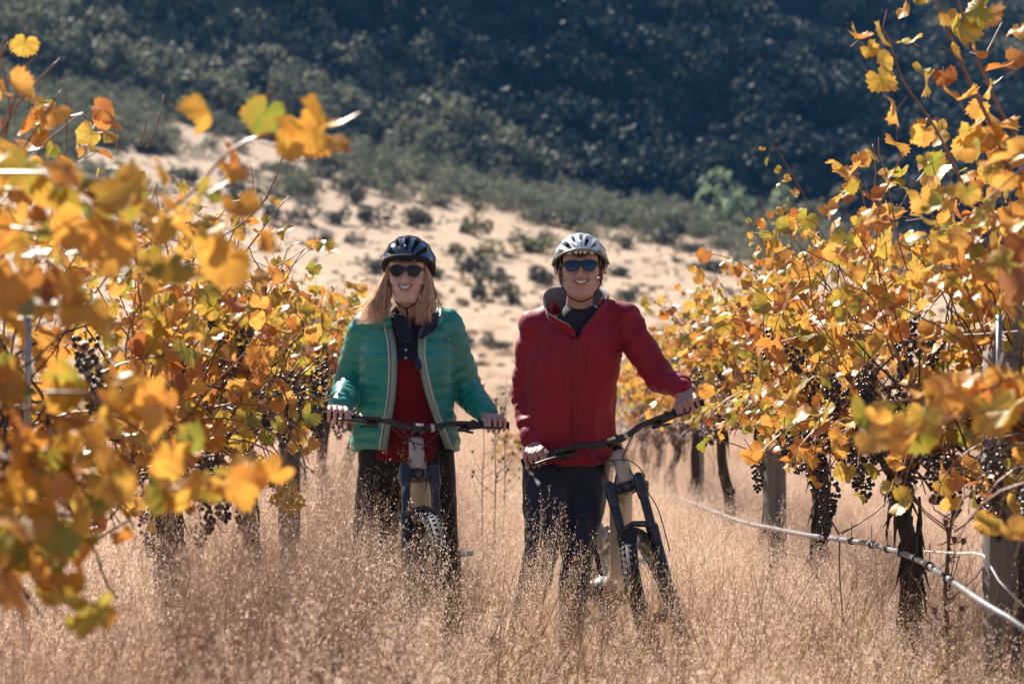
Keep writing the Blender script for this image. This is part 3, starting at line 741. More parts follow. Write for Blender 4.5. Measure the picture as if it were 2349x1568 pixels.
addv(LX(13.8), 14.0, -1, 'last yellow vine of the left row, hidden mostly behind the teal jacket', ztop=1.35, zbot=.2, nshoot=28, seed=28, nb=5, aisle=.3, zc=.65)
print('leaves', TR)

# bare twigs standing out of the left row belong to their vines
def twig_on(vname_seed_label, canes, rad=.003):
    e = [o for o in SC.objects if o.name.startswith('grape_vine') and vname_seed_label in o.get('label', '')][0]
    for pts in canes:
        P = C(pts); mb = MB(); k = len(P)
        mb.tube([tuple(p) for p in P], [rad*(1-.5*i/k)*(1.35 if i % 4 == 0 else 1) for i in range(k)], 6, True)
        mb.build('cane', m_cane, e)
twig_on('bare purple twigs', [
   [(0, 310, 4.4), (40, 240, 4.4), (90, 180, 4.4), (137, 133, 4.4)], [(0, 400, 4.4), (60, 330, 4.4), (110, 250, 4.4), (140, 206, 4.4)],
   [(20, 260, 4.4), (42, 200, 4.4), (50, 160, 4.4), (75, 135, 4.4), (68, 126, 4.4)], [(0, 130, 4.3), (18, 95, 4.3)]])
twig_on('arching bare cane', [
   [(270, 345, 4.9), (262, 300, 4.9), (247, 256, 4.9)], [(335, 340, 4.9), (360, 290, 4.9), (376, 216, 4.9)], [(318, 335, 4.9), (332, 300, 4.9), (334, 277, 4.9)],
   [(470, 560, 5.5), (545, 520, 5.5), (610, 455, 5.5), (648, 360, 5.5), (655, 310, 5.5), (630, 292, 5.5)],
   [(480, 660, 5.5), (560, 580, 5.5), (620, 500, 5.5), (663, 450, 5.5)], [(470, 690, 5.6), (620, 620, 5.6), (700, 570, 5.6)],
   [(200, 1190, 5.6), (330, 1150, 5.6), (430, 1130, 5.6), (470, 1150, 5.6), (510, 1220, 5.6), (550, 1205, 5.6)],
   [(370, 1180, 5.6), (440, 1165, 5.6), (500, 1150, 5.6), (500, 1200, 5.6)], [(470, 1120, 5.6), (455, 1160, 5.6), (462, 1190, 5.6)]])
twig_on('two places beyond', [[(1560, 730, 10.5), (1600, 780, 10.5)], [(1500, 690, 10.5), (1560, 740, 10.5), (1630, 800, 10.5)]], .003)
twig_on('second grey post with', [[]]) if False else None
twig_on('shaggy dark leaning', [
   [(1925, 1240, 5.9), (1926, 1330, 5.9), (1932, 1420, 5.9), (1928, 1500, 5.9), (1935, 1640, 5.9)], [(1925, 1225, 5.9), (1900, 1180, 5.9), (1880, 1140, 5.9)],
   [(1930, 1222, 5.9), (2000, 1180, 5.9), (2060, 1120, 5.9), (2085, 1060, 5.9)], [(2000, 480, 6), (2009, 400, 6), (2003, 330, 6)]])
def bunch_at(lbl, px, py, D, k, s=1.0):
    e = [o for o in SC.objects if o.name.startswith('grape_vine') and lbl in o.get('label', '')][0]
    place('grape_bunch', BUNCH[k], e, Matrix.Translation(at(px, py, D)) @ Matrix.Rotation(px, 4, 'Z') @ Matrix.Scale(s, 4))
for px, py, k, s in ((458, 1190, 1, .8), (345, 1170, 0, 1), (365, 1215, 1, .8), (330, 1120, 1, .9), (555, 1150, 3, 1), (410, 1040, 0, 1.), (515, 640, 0, .9), (480, 680, 1, 1.)): bunch_at('arching bare cane', px, py, 5.6, k, s)
for px, py, k, s in ((1880, 965, 0, 1.3), (1870, 1040, 1, 1.1), (1905, 1085, 0, 1.), (1895, 1120, 2, .9), (1975, 960, 1, .9), (1965, 1010, 2, .9), (1800, 980, 1, .8), (2150, 1040, 0, 1.1), (2270, 1230, 1, .8), (2090, 680, 0, 1.), (2140, 760, 2, 1.), (2080, 860, 0, 1)): bunch_at('shaggy dark leaning', px, py, 5.75, k, s)

# --- posts
def post(px, D, rad, label, zt=1.55, row='right', square=False, lean=0.):
    x = (px-1174.5)*D/F; zg = land_z(x, D)
    mb = MB(); V = []; n = 20; secs = 16
    r = random.Random(int(px))
    ph = [r.uniform(.9, 1.08) for _ in range(n)]
    for i in range(secs+1):
        t = i/secs; z = zg-.2+(zt-zg+.2)*t
        for j in range(n):
            a = 2*math.pi*j/n; q = rad*(1-.10*t)*ph[j]*(1+.02*math.sin(z*7+j)+(-.07 if j in (4, 11, 17) else 0))
            if square: q *= 1/max(abs(math.cos(a)), abs(math.sin(a)), .82)*.95
            V.append((x+lean*z+q*math.cos(a), D+q*math.sin(a), z))
    Fc = [(i*n+j, i*n+(j+1) % n, (i+1)*n+(j+1) % n, (i+1)*n+j) for i in range(secs) for j in range(n)]+[tuple(secs*n+j for j in range(n))]
    mb.add(V, Fc)
    o = mb.build('vineyard_post', m_post, None); o.location = (0, 0, 0)
    return tag(o, label, 'post', 'trellis posts')
post(2293, 4.88, .050, 'near grey wooden post at the right edge with a wire tied round it', 1.3, square=True)
post(2345, 4.9, .03, 'narrow dark stake half cut off at the right picture edge', 1.6)
post(1779, 8.75, .058, 'round grey wooden post in the right row above the drip hose', 1.6)
post(1600, 13.0, .05, 'far wooden post hidden among yellow leaves right of the raised hand', 1.3)
post(665, 7.5, .050, 'round grey wooden post in the left row beside the teal jacket', 1.15)
post(383, 5.85, .045, 'grey wooden post behind the golden leaves of the left row', 1.3)
# thin metal stakes
def stake(px, D, z0, z1, label):
    x = (px-1174.5)*D/F; mb = MB(); mb.tube([(x, D, z0), (x, D, z1)], .009, 6); return tag(mb.build('metal_stake', m_wire), label, 'stake', 'metal stakes')
stake(2292, 4.75, 1.0, 1.40, 'pale thin metal stake among grapes above the near grey post')
stake(64, 4.2, 1.0, 1.45, 'pale thin metal stake among the leaves at the left edge')
# wires
for nm, X0, zz, lb in (('trellis_wire', RX, .96, 'lower fruiting wire of the right vine row'), ('trellis_wire', RX, 1.38, 'upper foliage wire of the right vine row'),
                       ('trellis_wire', LX, .96, 'lower fruiting wire of the left vine row'), ('trellis_wire', LX, 1.70, 'upper foliage wire of the left vine row')):
    mb = MB(); mb.tube([(X0(d), d, zz-.03*math.sin((d-3)*.7)**2+land_z(0, d)*.9) for d in np.linspace(2.4, 18, 30)], .0022, 4)
    tag(mb.build(nm, m_wire), lb, 'wire')
# drip hose
m_hose = mat('grey_drip_hose', (0.20, 0.20, 0.22), 0.42, 0.12, 20)
m_black = mat('black_plastic', (0.012, 0.012, 0.014), 0.35, 0.3, 30)
H = C([(2560, 1600, 4.2), (2349, 1440, 4.45), (2260, 1385, 4.62), (2180, 1330, 4.95), (2110, 1285, 5.4), (2050, 1262, 5.75), (1985, 1245, 6.2), (1920, 1235, 6.6), (1850, 1226, 7.2), (1780, 1212, 8.0), (1700, 1195, 9.0), (1620, 1165, 10.5), (1550, 1138, 12.5)])
e = empty('drip_hose', H[0], 'grey irrigation hose strung low along the right vine row', 'hose')
mb = MB(); mb.tube([tuple(p) for p in H], .0098, 10); mb.build('hose', m_hose, e)
for i in (16, 21, 25, 29, 33, 38, 44, 52):
    if i+1 < len(H):
        p, q = Vector(H[i]), Vector(H[i+1]); d = (q-p).normalized()
        mb = MB(); mb.tube([p-d*.008, p+d*.008], .0145, 10); mb.build('clip', m_black, e)
        mb = MB(); mb.tube([p, p+Vector((0, 0, .07))], .0015, 4); mb.build('tie', m_black, e)
mb = MB(); mb.tube([tuple(p) for p in C([(2120, 1263, 5.2), (2200, 1268, 4.85), (2255, 1272, 4.72), (2290, 1330, 4.6), (2360, 1400, 4.5)])], .003, 5)
tag(mb.build('tie_wire', mat('pale_wire', (.6, .58, .56), .4, .1)), 'pale slack wire tied round the near grey post', 'wire')
# ================================================================== GRASS
def c_grass(a, b):
    def fn(nt):
        gi = nd(nt, 'ShaderNodeNewGeometry'); oi = nd(nt, 'ShaderNodeObjectInfo')
        r_ = mathn(nt, 'FRACT', mathn(nt, 'ADD', gi.outputs['Random Per Island'], oi.outputs['Random']))
        return ramp(nt, r_, [(0, a), (1, b)])
    return fn
m_stem = thin_mat('dry_grass_stem', c_grass((0.46, 0.28, 0.17), (0.78, 0.57, 0.40)), 0.5, 0.3, 0.5)
m_seed = thin_mat('dry_grass_seed', c_grass((0.68, 0.49, 0.37), (0.95, 0.78, 0.64)), 0.5, 0.52, 0.5)
m_redstem = thin_mat('red_brown_stem', c_grass((0.20, 0.09, 0.05), (0.42, 0.24, 0.14)), 0.5, 0.3)
m_green = thin_mat('green_grass_blade', c_grass((0.30, 0.30, 0.06), (0.5, 0.42, 0.10)), 0.5, 0.4)
def ribbon(P, wd, side):
    V = []; n = len(P)
    for i, p in enumerate(P):
        q = wd*(1-.7*i/(n-1)); V += [p-side*q, p+side*q]
    return np.array(V), [(2*i, 2*i+1, 2*i+3, 2*i+2) for i in range(n-1)]
def clump(seed, ns, h, seeds, stems_m=0, spread=.14, w0=.0011):
    r = np.random.default_rng(seed); V = []; Fc = []; M = []; n = 0
    def add(v, f, m):
        nonlocal n
        V.append(np.asarray(v)); Fc.extend([tuple(i+n for i in q) for q in f]); M.extend([m]*len(f)); n += len(v)
    for s in range(ns):
        a = r.uniform(0, 6.28); q = spread*math.sqrt(r.random()); p = np.array([q*math.cos(a), q*math.sin(a), 0.])
        H_ = h*r.uniform(.55, 1.1); d = np.array([r.normal(.10, .16), r.normal(0, .16), 1.]); d /= np.linalg.norm(d)
        bend = np.array([r.normal(.10, .14), r.normal(0, .12), -.02]); pts = [p]
        for k in range(5): pts.append(pts[-1]+d*H_/5); d = d+bend*.55; d /= np.linalg.norm(d)
        sd = np.array([math.cos(a*3), math.sin(a*3), 0])
        v, f = ribbon(pts, w0*r.uniform(.7, 1.4), sd); add(v, f, 0 if r.random() < .7 else 2)
        if r.random() < .25:    # a broader basal blade
            dd = np.array([r.normal(0, .5), r.normal(0, .5), .8]); L = h*r.uniform(.3, .6); bp = [p]
            for k in range(4): dd /= np.linalg.norm(dd); bp.append(bp[-1]+dd*L/4); dd = dd+np.array([0, 0, -.35])
            v, f = ribbon(bp, w0*2.2, np.cross(dd, [0, 0, 1.])/max(.2, np.linalg.norm(np.cross(dd, [0, 0, 1.])))); add(v, f, 1)
        top = pts[3:]; L = H_*.45; ax = (pts[-1]-pts[3]); ax = ax/np.linalg.norm(ax)
        for k in range(seeds):   # open airy panicle
            t = r.random(); c = pts[3]+(pts[-1]-pts[3])*t+ax*0.02
            wd = (.080*(1-t*.75))*r.uniform(.1, 1)
            o = r.normal(0, 1, 3); o -= ax*o.dot(ax)*.6; o /= np.linalg.norm(o)
            c = c+o*wd; dr = o*.7+ax*.6+r.normal(0, .3, 3); dr /= np.linalg.norm(dr); sd2 = np.cross(dr, r.normal(0, 1, 3)); sd2 /= np.linalg.norm(sd2)
            l = r.uniform(.0026, .0058); ww = r.uniform(.0007, .0013)
            add([c-dr*l-sd2*ww*.2, c+sd2*ww, c+dr*l, c-sd2*ww], [(0, 1, 2, 3)], 1)
            if k % 3 == 0: add([c-o*wd*1.0-ax*.02, c-o*wd*1.0-ax*.02+sd2*.0005, c], [(0, 1, 2)], 2)
    me = new_mesh('grass_clump', np.concatenate(V), Fc, [m_stem, m_seed, m_redstem], False, M)
    return bpy.data.objects.new('grass_clump', me)
gcol = bpy.data.collections.new('grass_sources')
for k in range(6): gcol.objects.link(clump(400+k, 30, .62, 48))
gcol2 = bpy.data.collections.new('grass_far_sources')
for k in range(4): gcol2.objects.link(clump(500+k, 46, .55, 12, spread=.24, w0=.0022))
P_, R_, S_ = [], [], []
y = 2.2
def near_any(x, y, L): return any((x-a)**2+(y-b)**2 < c*c for a, b, c in L)
while y < 16:
    hw = .34*y+.6; dens = 30 if y < 9 else 22
    row = .12
    for i in range(int(2*hw*row*dens)):
        xx = random.uniform(-hw, hw); yy = y+random.uniform(0, row)
        gn = fnoise(xx, yy, 1.5, 2.); hh = .92+.85*gn
        if gn < -.12 and random.random() < .55: continue
        pxx = 1174.5+xx*F/yy
        hh *= random.uniform(.8, 1.15)*(1.0+.28*float(sstep(-.2, -.7, xx)) if xx < 0 else 1.0-.2*float(sstep(.6, 1.1, xx)))
        if random.random() < .04: hh *= 1.25
        if abs(xx+.02) < .22 and yy > 5 and random.random() < .5: hh *= .6   # trodden strip between the riders
        if -.16 < xx < .30 and 5.0 < yy < 7.1: hh *= .62 if random.random() < .8 else .9   # trodden where the man stands
        lim = 1340 if 790 < pxx < 1050 else 1480 if 1130 < pxx < 1330 else 1430 if 1330 <= pxx < 1560 else 0
        if lim and 3.8 < yy < 6.95 and random.random() < .93: hh = min(hh, random.uniform(.75, 1.08)*max(.22, (1.3-(lim-805)/F*yy)/.62))
        if xx < -.75: hh *= 1.03
        P_.append((xx, yy, land_z(xx, yy)-.02)); R_.append((random.gauss(0, .08), random.gauss(.05, .08), random.uniform(-1.3, 1.3))); S_.append((1, 1, hh))
    y += row
# a few tall feathery tufts in front of the riders
for px, py, D in ((835, 1190, 6.1), (850, 1250, 6.0), (820, 1240, 6.1), (960, 1290, 5.7), (1000, 1310, 5.8), (925, 1330, 5.6), (1240, 1195, 5.9), (1260, 1180, 5.9), (1275, 1250, 5.8), (1300, 1280, 5.9), (1180, 1300, 6.0), (1395, 1330, 5.7), (1490, 1300, 5.9)):
    q = at(px, py, D)
    for k in range(2): P_.append((q.x-.06+random.gauss(0, .03), D+random.gauss(0, .05), -.02)); R_.append((0, 0, random.uniform(-1, 1))); S_.append((.55, .55, (q.z+.02)/.60))
scatter_obj('dry_grass', P_, R_, S_, gcol, 'tall pinkish tan dry grass filling the aisle and the vine rows')
print('clumps', len(P_))
P_, R_, S_ = [], [], []
y = 16
while y < 80:
    hw = .34*y+.6; row = .3
    for i in range(int(2*hw*row*(8 if y < 44 else 8*(80-y)/40*.6))):
        xx = random.uniform(-hw, hw); yy = y+random.uniform(0, row)
        P_.append((xx, yy, land_z(xx, yy)-.02)); R_.append((0, 0, random.uniform(-1.5, 1.5))); q = random.uniform(.6, 1.0)*(1 if y < 26 else .7 if y < 44 else .45); S_.append((1.3, 1.3, q))
    y += row
scatter_obj('far_dry_grass', P_, R_, S_, gcol2, 'dry grass beyond the vine rows up to the slope')
print('far clumps', len(P_))
# longer loose straws and a few green blades, lower left
mb = MB(); r = random.Random(9)
for k in range(1100):
    px = r.uniform(-40, 2380); D = r.uniform(3.9, 6.0); x = (px-1174.5)*D/F
    h = r.uniform(.45, .75); lx = r.gauss(.10, .16); a = r.uniform(-1, 1)
    mb.tube([(x, D, 0), (x+lx*.3, D, h*.5), (x+lx+a*.05, D+r.gauss(0, .1), h*r.uniform(.85, 1.))], [.0016, .0013, .0006], 3, False, m=0 if r.random() < .8 else 1)
tag(mb.build('straw', [m_redstem, m_green]), 'loose long straws and a few green blades in the dry grass', kind='stuff')
# dry thistle by the near post, and thistles between the riders
def thistle(px, py0, py1, D, label, s=1.0, spiny=True, branches=8):
    p0 = at(px, py0, D); p0.z = land_z(p0.x, D)-.05; p1 = at(px+12, py1, D); r = random.Random(int(px))
    e = empty('dry_thistle', (p0.x, p0.y, max(p0.z, 0)), label, 'dry plant')
    mb = MB(); P = [p0.lerp(p1, t/8)+Vector((r.gauss(0, .006), 0, 0)) for t in range(9)]
    tk = .007*s if spiny else .003
    mb.tube(P, [tk]*6+[tk*.7, tk*.6, tk*.4], 6); mb.build('stalk', m_redt, e)
    mb = MB()
    for k in range(70 if spiny else 24):
        t = r.random(); q = p0.lerp(p1, t); a = r.uniform(0, 6.28); L = r.uniform(.015, .05)*s
        o_ = Vector((math.cos(a), math.sin(a), r.uniform(-.5, .6)))
        mb.tube([q, q+o_*L*.6, q+o_*L+Vector((0, 0, r.uniform(-.015, .015)))], [.0028*s, .0022*s, .0004], 3, False)
    o = mb.build('spines', m_redt, e); o['kind'] = 'stuff'
    for k in range(branches):
        t = r.uniform(.45, .98); q = p0.lerp(p1, t); a = r.uniform(0, 6.28); L = r.uniform(.08, .22)*s
        o_ = Vector((math.cos(a), math.sin(a)*.6, 1.0)).normalized()
        mb = MB(); mb.tube([q, q+o_*L*.5+Vector((math.cos(a)*.02, 0, 0)), q+o_*L], [.0025*s, .002*s, .0015*s], 4)
        c = q+o_*L; mb.ell(c, (.009*s, .009*s, .011*s), n=8, k=5)
        for j in range(10):
            b = j*.63; mb.tube([c, c+Vector((math.cos(b), math.sin(b), r.uniform(.2, 1.2)))*.02*s], [.0012*s, .0003], 3, False)
        mb.build('branch', m_redt, e)
    return e
m_redt = mat('dry_thistle_stalk', (0.17, 0.085, 0.055), .8, .35, 40)
thistle(2168, 1640, 1090, 5.3, 'tall spiny reddish dry thistle stalk against the shaggy trunk', 1.0, branches=12)
m_redt = mat('grey_dry_weed', (0.20, 0.15, 0.11), .85, .35, 40)
thistle(1128, 1150, 900, 8.8, 'dark dry weed standing between the two riders', .9, False, 12)
thistle(1150, 1110, 860, 9.6, 'taller thin dry weed right behind the first one between the riders', .8, False, 10)
thistle(1100, 1130, 930, 9.2, 'short dry weed by the jacket hem of the woman', .8, False, 8)
# the fallen red leaf lying in the grass
o = bpy.data.objects.new('fallen_leaf', LEAF[1, 3, 'gold']); m_fl = mat('rust_leaf', (0.42, 0.10, 0.03), .6, .4, 40)
me = LEAF[1, 3, 'gold'].copy(); me.materials.clear(); me.materials.append(m_fl); me.materials.append(m_cane); o = bpy.data.objects.new('fallen_leaf', me); COL.objects.link(o)
o.location = at(440, 1465, 4.6); o.rotation_euler = (R(-50), R(20), 1); tag(o, 'rust red curled leaf caught in the grass, lower left', 'leaf')
# ================================================================== BICYCLES
m_frame = mat('sand_grey_frame_paint', (0.46, 0.43, 0.38), 0.35, 0.06, 6, coat=0.4)
m_blk = mat('matt_black_metal', (0.018, 0.019, 0.024), 0.38, 0.3, 30, spec=0.6)
m_fork = mat('dark_fork', (0.02, 0.028, 0.042), 0.3, 0.2, 20, coat=0.3)
m_rub = mat('tyre_rubber', (0.022, 0.025, 0.032), 0.75, 0.4, 60, spec=0.4)
m_rim = mat('black_rim', (0.02, 0.02, 0.02), 0.35, 0.2, 20)
m_stan = mat('polished_steel', (0.5, 0.5, 0.5), 0.22, 0.1, 20, metal=1.0)
m_white = mat('white_print', (0.62, 0.60, 0.56), 0.6, 0.1, 20)
m_grip = mat('black_rubber_grip', (0.014, 0.014, 0.016), 0.8, 0.3, 60)
def text_mesh(s, size, depth=0.0):
    cu = bpy.data.curves.new('t', 'FONT'); cu.body = s; cu.size = size; cu.align_x = 'CENTER'; cu.align_y = 'CENTER'; cu.extrude = depth; cu.offset = size*.015
    o = bpy.data.objects.new('t', cu); COL.objects.link(o); dg = bpy.context.evaluated_depsgraph_get(); dg.update()
    me = bpy.data.meshes.new_from_object(o.evaluated_get(dg)); V = np.array([v.co[:] for v in me.vertices]); Fc = [tuple(p.vertices) for p in me.polygons]
    bpy.data.objects.remove(o); bpy.data.curves.remove(cu); bpy.data.meshes.remove(me); return V, Fc
def bicycle(name, loc, yaw, lean, steer, label, Rw=.352, tape_side=1, drop=0.0):
    M0 = Matrix.Translation(Vector(loc)) @ Matrix.Rotation(yaw, 4, 'Z') @ Matrix.Rotation(lean, 4, 'Y')
    A0 = Vector((0, .040, Rw-.0186)); u = Vector((0, .4226, .9063)); f = Vector((0, -.9063, .4226))
    MS = M0 @ Matrix.Translation(A0) @ Matrix.Rotation(steer, 4, u) @ Matrix.Translation(-A0)
    e = empty(name, loc, label, 'bicycle')
    crown = A0+u*.545; ht0 = A0+u*.575; ht1 = A0+u*.70; axle = Vector((0, 0, Rw))
    def put(mb, nm, m_, X, par=e, **k): return mb.xf(X).build(nm, m_, par, **k)
    # frame
    bb = Vector((0, .80, .34))
    mb = MB()
    fr = []
    mb.tube([ht0-u*.012, ht0+u*.02, ht1-u*.02, ht1], [.036, .033, .030, .031], 18)
    hm = ht0.lerp(ht1, .5)
    mb.tube([ht0+u*.02+Vector((0, .01, 0)), ht0+Vector((0, .14, -.10)), Vector((0, .62, .44)), bb+Vector((0, -.02, .02))], [.036, .046, .047, .05], 16, flat=1.0)
    mb.tube([ht1-u*.03, ht1+Vector((0, .15, -.05)), Vector((0, .80, .72)), Vector((0, .93, .68))], [.026, .022, .020, .018], 14)
    mb.tube([bb, Vector((0, .93, .68)), Vector((0, .95, .74))], [.03, .018, .018], 14)
    mb.tube([Vector((0, .80, .58)), Vector((0, .91, .63))], .014, 10)
    fo = put(mb, 'frame', m_frame, M0)
    mb = MB()
    for s in (-1, 1):
        mb.tube([bb+Vector((s*.03, .03, .02)), Vector((s*.06, 1.0, Rw)), Vector((s*.07, 1.235, Rw))], [.016, .012, .012], 10)
        mb.tube([Vector((s*.025, .84, .60)), Vector((s*.06, 1.0, .52)), Vector((s*.07, 1.235, Rw))], [.013, .011, .010], 10)
    put(mb, 'rear_triangle', m_frame, M0)
    mb = MB(); mb.tube([Vector((0, .66, .60)), Vector((0, .86, .50))], [.02, .024], 12); put(mb, 'shock', m_stan, M0)
    mb = MB(); mb.capsule(bb+Vector((-.04, 0, 0)), bb+Vector((.04, 0, 0)), .07, .07); put(mb, 'motor_housing', m_blk, M0)
    mb = MB(); mb.tube([Vector((0, .95, .72)), Vector((0, .985, .84))], .0145, 12); sp = put(mb, 'seat_post', m_blk, M0)
    mb = MB(); mb.loft([((0, 1.10, .87), .065, .022, (1, 0, 0), (0, 0, 1)), ((0, 1.04, .875), .07, .022, (1, 0, 0), (0, 0, 1)), ((0, .95, .87), .035, .018, (1, 0, 0), (0, 0, 1)), ((0, .84, .86), .016, .014, (1, 0, 0), (0, 0, 1))], 18); put(mb, 'saddle', m_grip, M0, bevel=0)
    # cranks, chainring, pedals
    mb = MB()
    for s, a in ((1, .5), (-1, .5+math.pi)):
        p = bb+Vector((s*.075, 0, 0)); q = bb+Vector((s*.085, math.cos(a)*.165, math.sin(a)*.165)); mb.tube([p, q], [.016, .011], 8)
    put(mb, 'crank', m_stan, M0)
    for s, a in ((1, .5), (-1, .5+math.pi)):
        mb = MB(); q = bb+Vector((s*.14, math.cos(a)*.165, math.sin(a)*.165)); mb.box(q, (.10, .09, .016)); put(mb, 'pedal', m_stan, M0, bevel=.003)
    mb = MB(); mb.tube([bb+Vector((-.052, 0, 0)), bb+Vector((-.056, 0, 0))], .078, 28); put(mb, 'chainring', m_stan, M0)
    # head badge: three chevrons
    hb = hm
    mb = MB()
    for k in range(3):
        c = hb+u*(.012-k*.010)
        for s in (-1, 1):
            pts = [c+u*.010, c+Vector((s*.016, .004, 0))-u*.004]
            pts = [Vector((p.x, 0, 0))+(p-Vector((p.x, 0, 0)))+f*(math.sqrt(max(0, .0335**2-p.x**2))+.0012) for p in pts]
            mb.tube(pts, .0015 if k else .0022, 4)
    put(mb, 'badge', m_white, M0, fo)
    # ------------- wheels
    def wheel(c, X, nm, front):
        hub = MB(); hub.tube([c+Vector((-.05, 0, 0)), c+Vector((-.03, 0, 0)), c+Vector((.03, 0, 0)), c+Vector((.05, 0, 0))], [.012, .022, .022, .012], 12)
        wo = put(hub, nm, m_blk, X)
        n = 72; mr = .031; Rm = Rw-mr
        V = []; k = 14
        for i in range(n):
            a = 2*math.pi*i/n
            for j in range(k):
                b = 2*math.pi*j/k; rr = Rm+mr*math.cos(b)
                V.append(c+Vector((mr*math.sin(b)*1.0, -rr*math.sin(a), rr*math.cos(a))))
        Fc = [(i*k+j, i*k+(j+1) % k, ((i+1) % n)*k+(j+1) % k, ((i+1) % n)*k+j) for i in range(n) for j in range(k)]
        mb = MB(); mb.add(V, Fc); ty = put(mb, 'tyre', m_rub, X, wo)
        mb = MB()
        for i in range(66):
            a0 = 2*math.pi*i/66
            for j, (b, da) in enumerate(((-1.05, 0), (-.38, .5), (.38, .5), (1.05, 0))):
                a = a0+da*2*math.pi/66; rr = Rm+(mr+.001)*math.cos(b)
                p = c+Vector(((mr+.001)*math.sin(b), -rr*math.sin(a), rr*math.cos(a)))
                mb.box(p, (.0105, .014, .008), Matrix.Rotation(a, 4, 'X') @ Matrix.Rotation(b, 4, 'Y'))
        t = put(mb, 'tread', m_rub, X, wo, smooth=False); t['kind'] = 'stuff'
        mb = MB(); V = []; prof = [(-.016, -.022), (-.018, -.004), (-.013, -.002), (.013, -.002), (.018, -.004), (.016, -.022), (.0, -.034)]
        for i in range(n):
            a = 2*math.pi*i/n
            for (x, z) in prof: rr = Rm-.012+z; V.append(c+Vector((x, -rr*math.sin(a), rr*math.cos(a))))
        k = len(prof); mb.add(V, [(i*k+j, i*k+(j+1) % k, ((i+1) % n)*k+(j+1) % k, ((i+1) % n)*k+j) for i in range(n) for j in range(k)])
        put(mb, 'rim', m_rim, X, wo)
        mb = MB()
        for i in range(28):
            a = 2*math.pi*i/28; s = 1 if i % 2 else -1; a2 = a+(.55 if (i//2) % 2 else -.55)
            mb.tube([c+Vector((s*.028, -.022*math.sin(a2), .022*math.cos(a2))), c+Vector((0, -(Rm-.045)*math.sin(a), (Rm-.045)*math.cos(a)))], .0012, 4, False)
        t = put(mb, 'spokes', m_stan, X, wo); t['kind'] = 'stuff'
        # disc rotor
        mb = MB(); V = []
        for i in range(40):
            a = 2*math.pi*i/40
            for rr in (.070, .090): V += [c+Vector((-.04, -rr*math.sin(a), rr*math.cos(a))), c+Vector((-.042, -rr*math.sin(a), rr*math.cos(a)))]
        mb.add(V, [(4*i+a_, 4*((i+1) % 40)+a_, 4*((i+1) % 40)+b_, 4*i+b_) for i in range(40) for a_, b_ in ((0, 2), (2, 3), (3, 1), (1, 0))])
        put(mb, 'brake_rotor', m_stan, X, wo)
        if front:   # moulded name on the side wall, both sides
            V0, F0 = text_mesh('MAXXIS', .034)
            for s in (-1, 1):
                for a0 in (.22, 2.3, 4.4):
                    P = []
                    for v in V0:
                        a = a0+s*v[0]/Rm*1.0; rr = Rm-.002+v[1]; b = math.asin(max(-1, min(1, (rr-Rm)/mr)))
                        P.append(c+Vector((s*(mr*math.cos(b)+.0016), -rr*math.sin(a), rr*math.cos(a))))
                    mb = MB(); mb.add(P, F0); put(mb, 'lettering', m_white, X, wo, smooth=False)
    wheel(axle, MS, 'front_wheel', True)
    wheel(Vector((0, 1.235, Rw)), M0, 'rear_wheel', False)
    # ------------- fork
    off = axle-A0   # axle in front of the steering axis
    mb = MB(); mb.tube([crown-u*.02, crown+u*.03], [.036, .034], 16)
    for s in (-1, 1):
        mb.tube([crown+Vector((s*.015, 0, 0))+f*.0, crown+Vector((s*.045, 0, 0))+f*.012-u*.002, crown+Vector((s*.066, 0, 0))+off*.6-u*.018, crown+Vector((s*.061, 0, 0))+off-u*.05], [.028, .027, .026, .0235], 12)
        mb.capsule(crown+Vector((s*.061, 0, 0))+off+u*.012, crown+Vector((s*.061, 0, 0))+off-u*.06, .023, .0235)
    put(mb, 'fork_crown', m_fork, MS)
    for s in (-1, 1):
        t0 = crown+Vector((s*.061, 0, 0))+off
        b0 = Vector((s*.061, 0, Rw))
        d_ = (b0-t0)
        mb = MB(); mb.tube([t0, t0+d_*.5], .0185, 14); lg = put(mb, 'stanchion', m_fork, MS)
        mb = MB(); mb.tube([t0+d_*.34, t0+d_*.36, t0+d_*.45, t0+d_*.8, t0+d_*1.0, t0+d_*1.05], [.022, .026, .0245, .023, .02, .012], 14); put(mb, 'fork_leg', m_fork, MS)
    t0 = crown+off; d_ = axle-t0
    mb = MB(); q = t0+d_*.37
    mb.tube([q+Vector((-.061, 0, 0)), q+Vector((-.052, 0, 0))+f*.03+u*.015, q+Vector((0, 0, 0))+f*.045+u*.028, q+Vector((.052, 0, 0))+f*.03+u*.015, q+Vector((.061, 0, 0))], [.016, .013, .012, .013, .016], 10); put(mb, 'fork_arch', m_fork, MS)
    # ------------- stem and bars
    st = ht1+u*.035; bar = st+f*.045
    mb = MB(); mb.tube([ht1, ht1+u*.012], .024, 16); put(mb, 'spacer', m_blk, MS)
    mb = MB(); mb.tube([ht1+u*.012, st+u*.018], .02, 16); mb.capsule(st, bar, .019, .021); mb.tube([bar+Vector((-.024, 0, 0)), bar+Vector((.024, 0, 0))], .022, 16); put(mb, 'stem', m_blk, MS, bevel=0)
    mb = MB(); mb.box(bar+f*.024+u*.004, (.034, .006, .012)); put(mb, 'light_mount', m_white if False else m_stan, MS, bevel=.001)
    def bp(x):  # bar centre line: rise and back-sweep
        t = min(1, max(0, (abs(x)-.04)/.10)); t = t*t*(3-2*t)
        return bar+Vector((x, 0, 0))+Vector((0, 0, .022))*t+Vector((0, .13*max(0, abs(x)-.10), .03*max(0, abs(x)-.10)))
    xs = [i/20*.385 for i in range(-20, 21)]
    mb = MB(); mb.tube([bp(x) for x in xs], [.0158 if abs(x) < .05 else .0125 for x in xs], 14); ho = put(mb, 'handlebar', m_blk, MS)
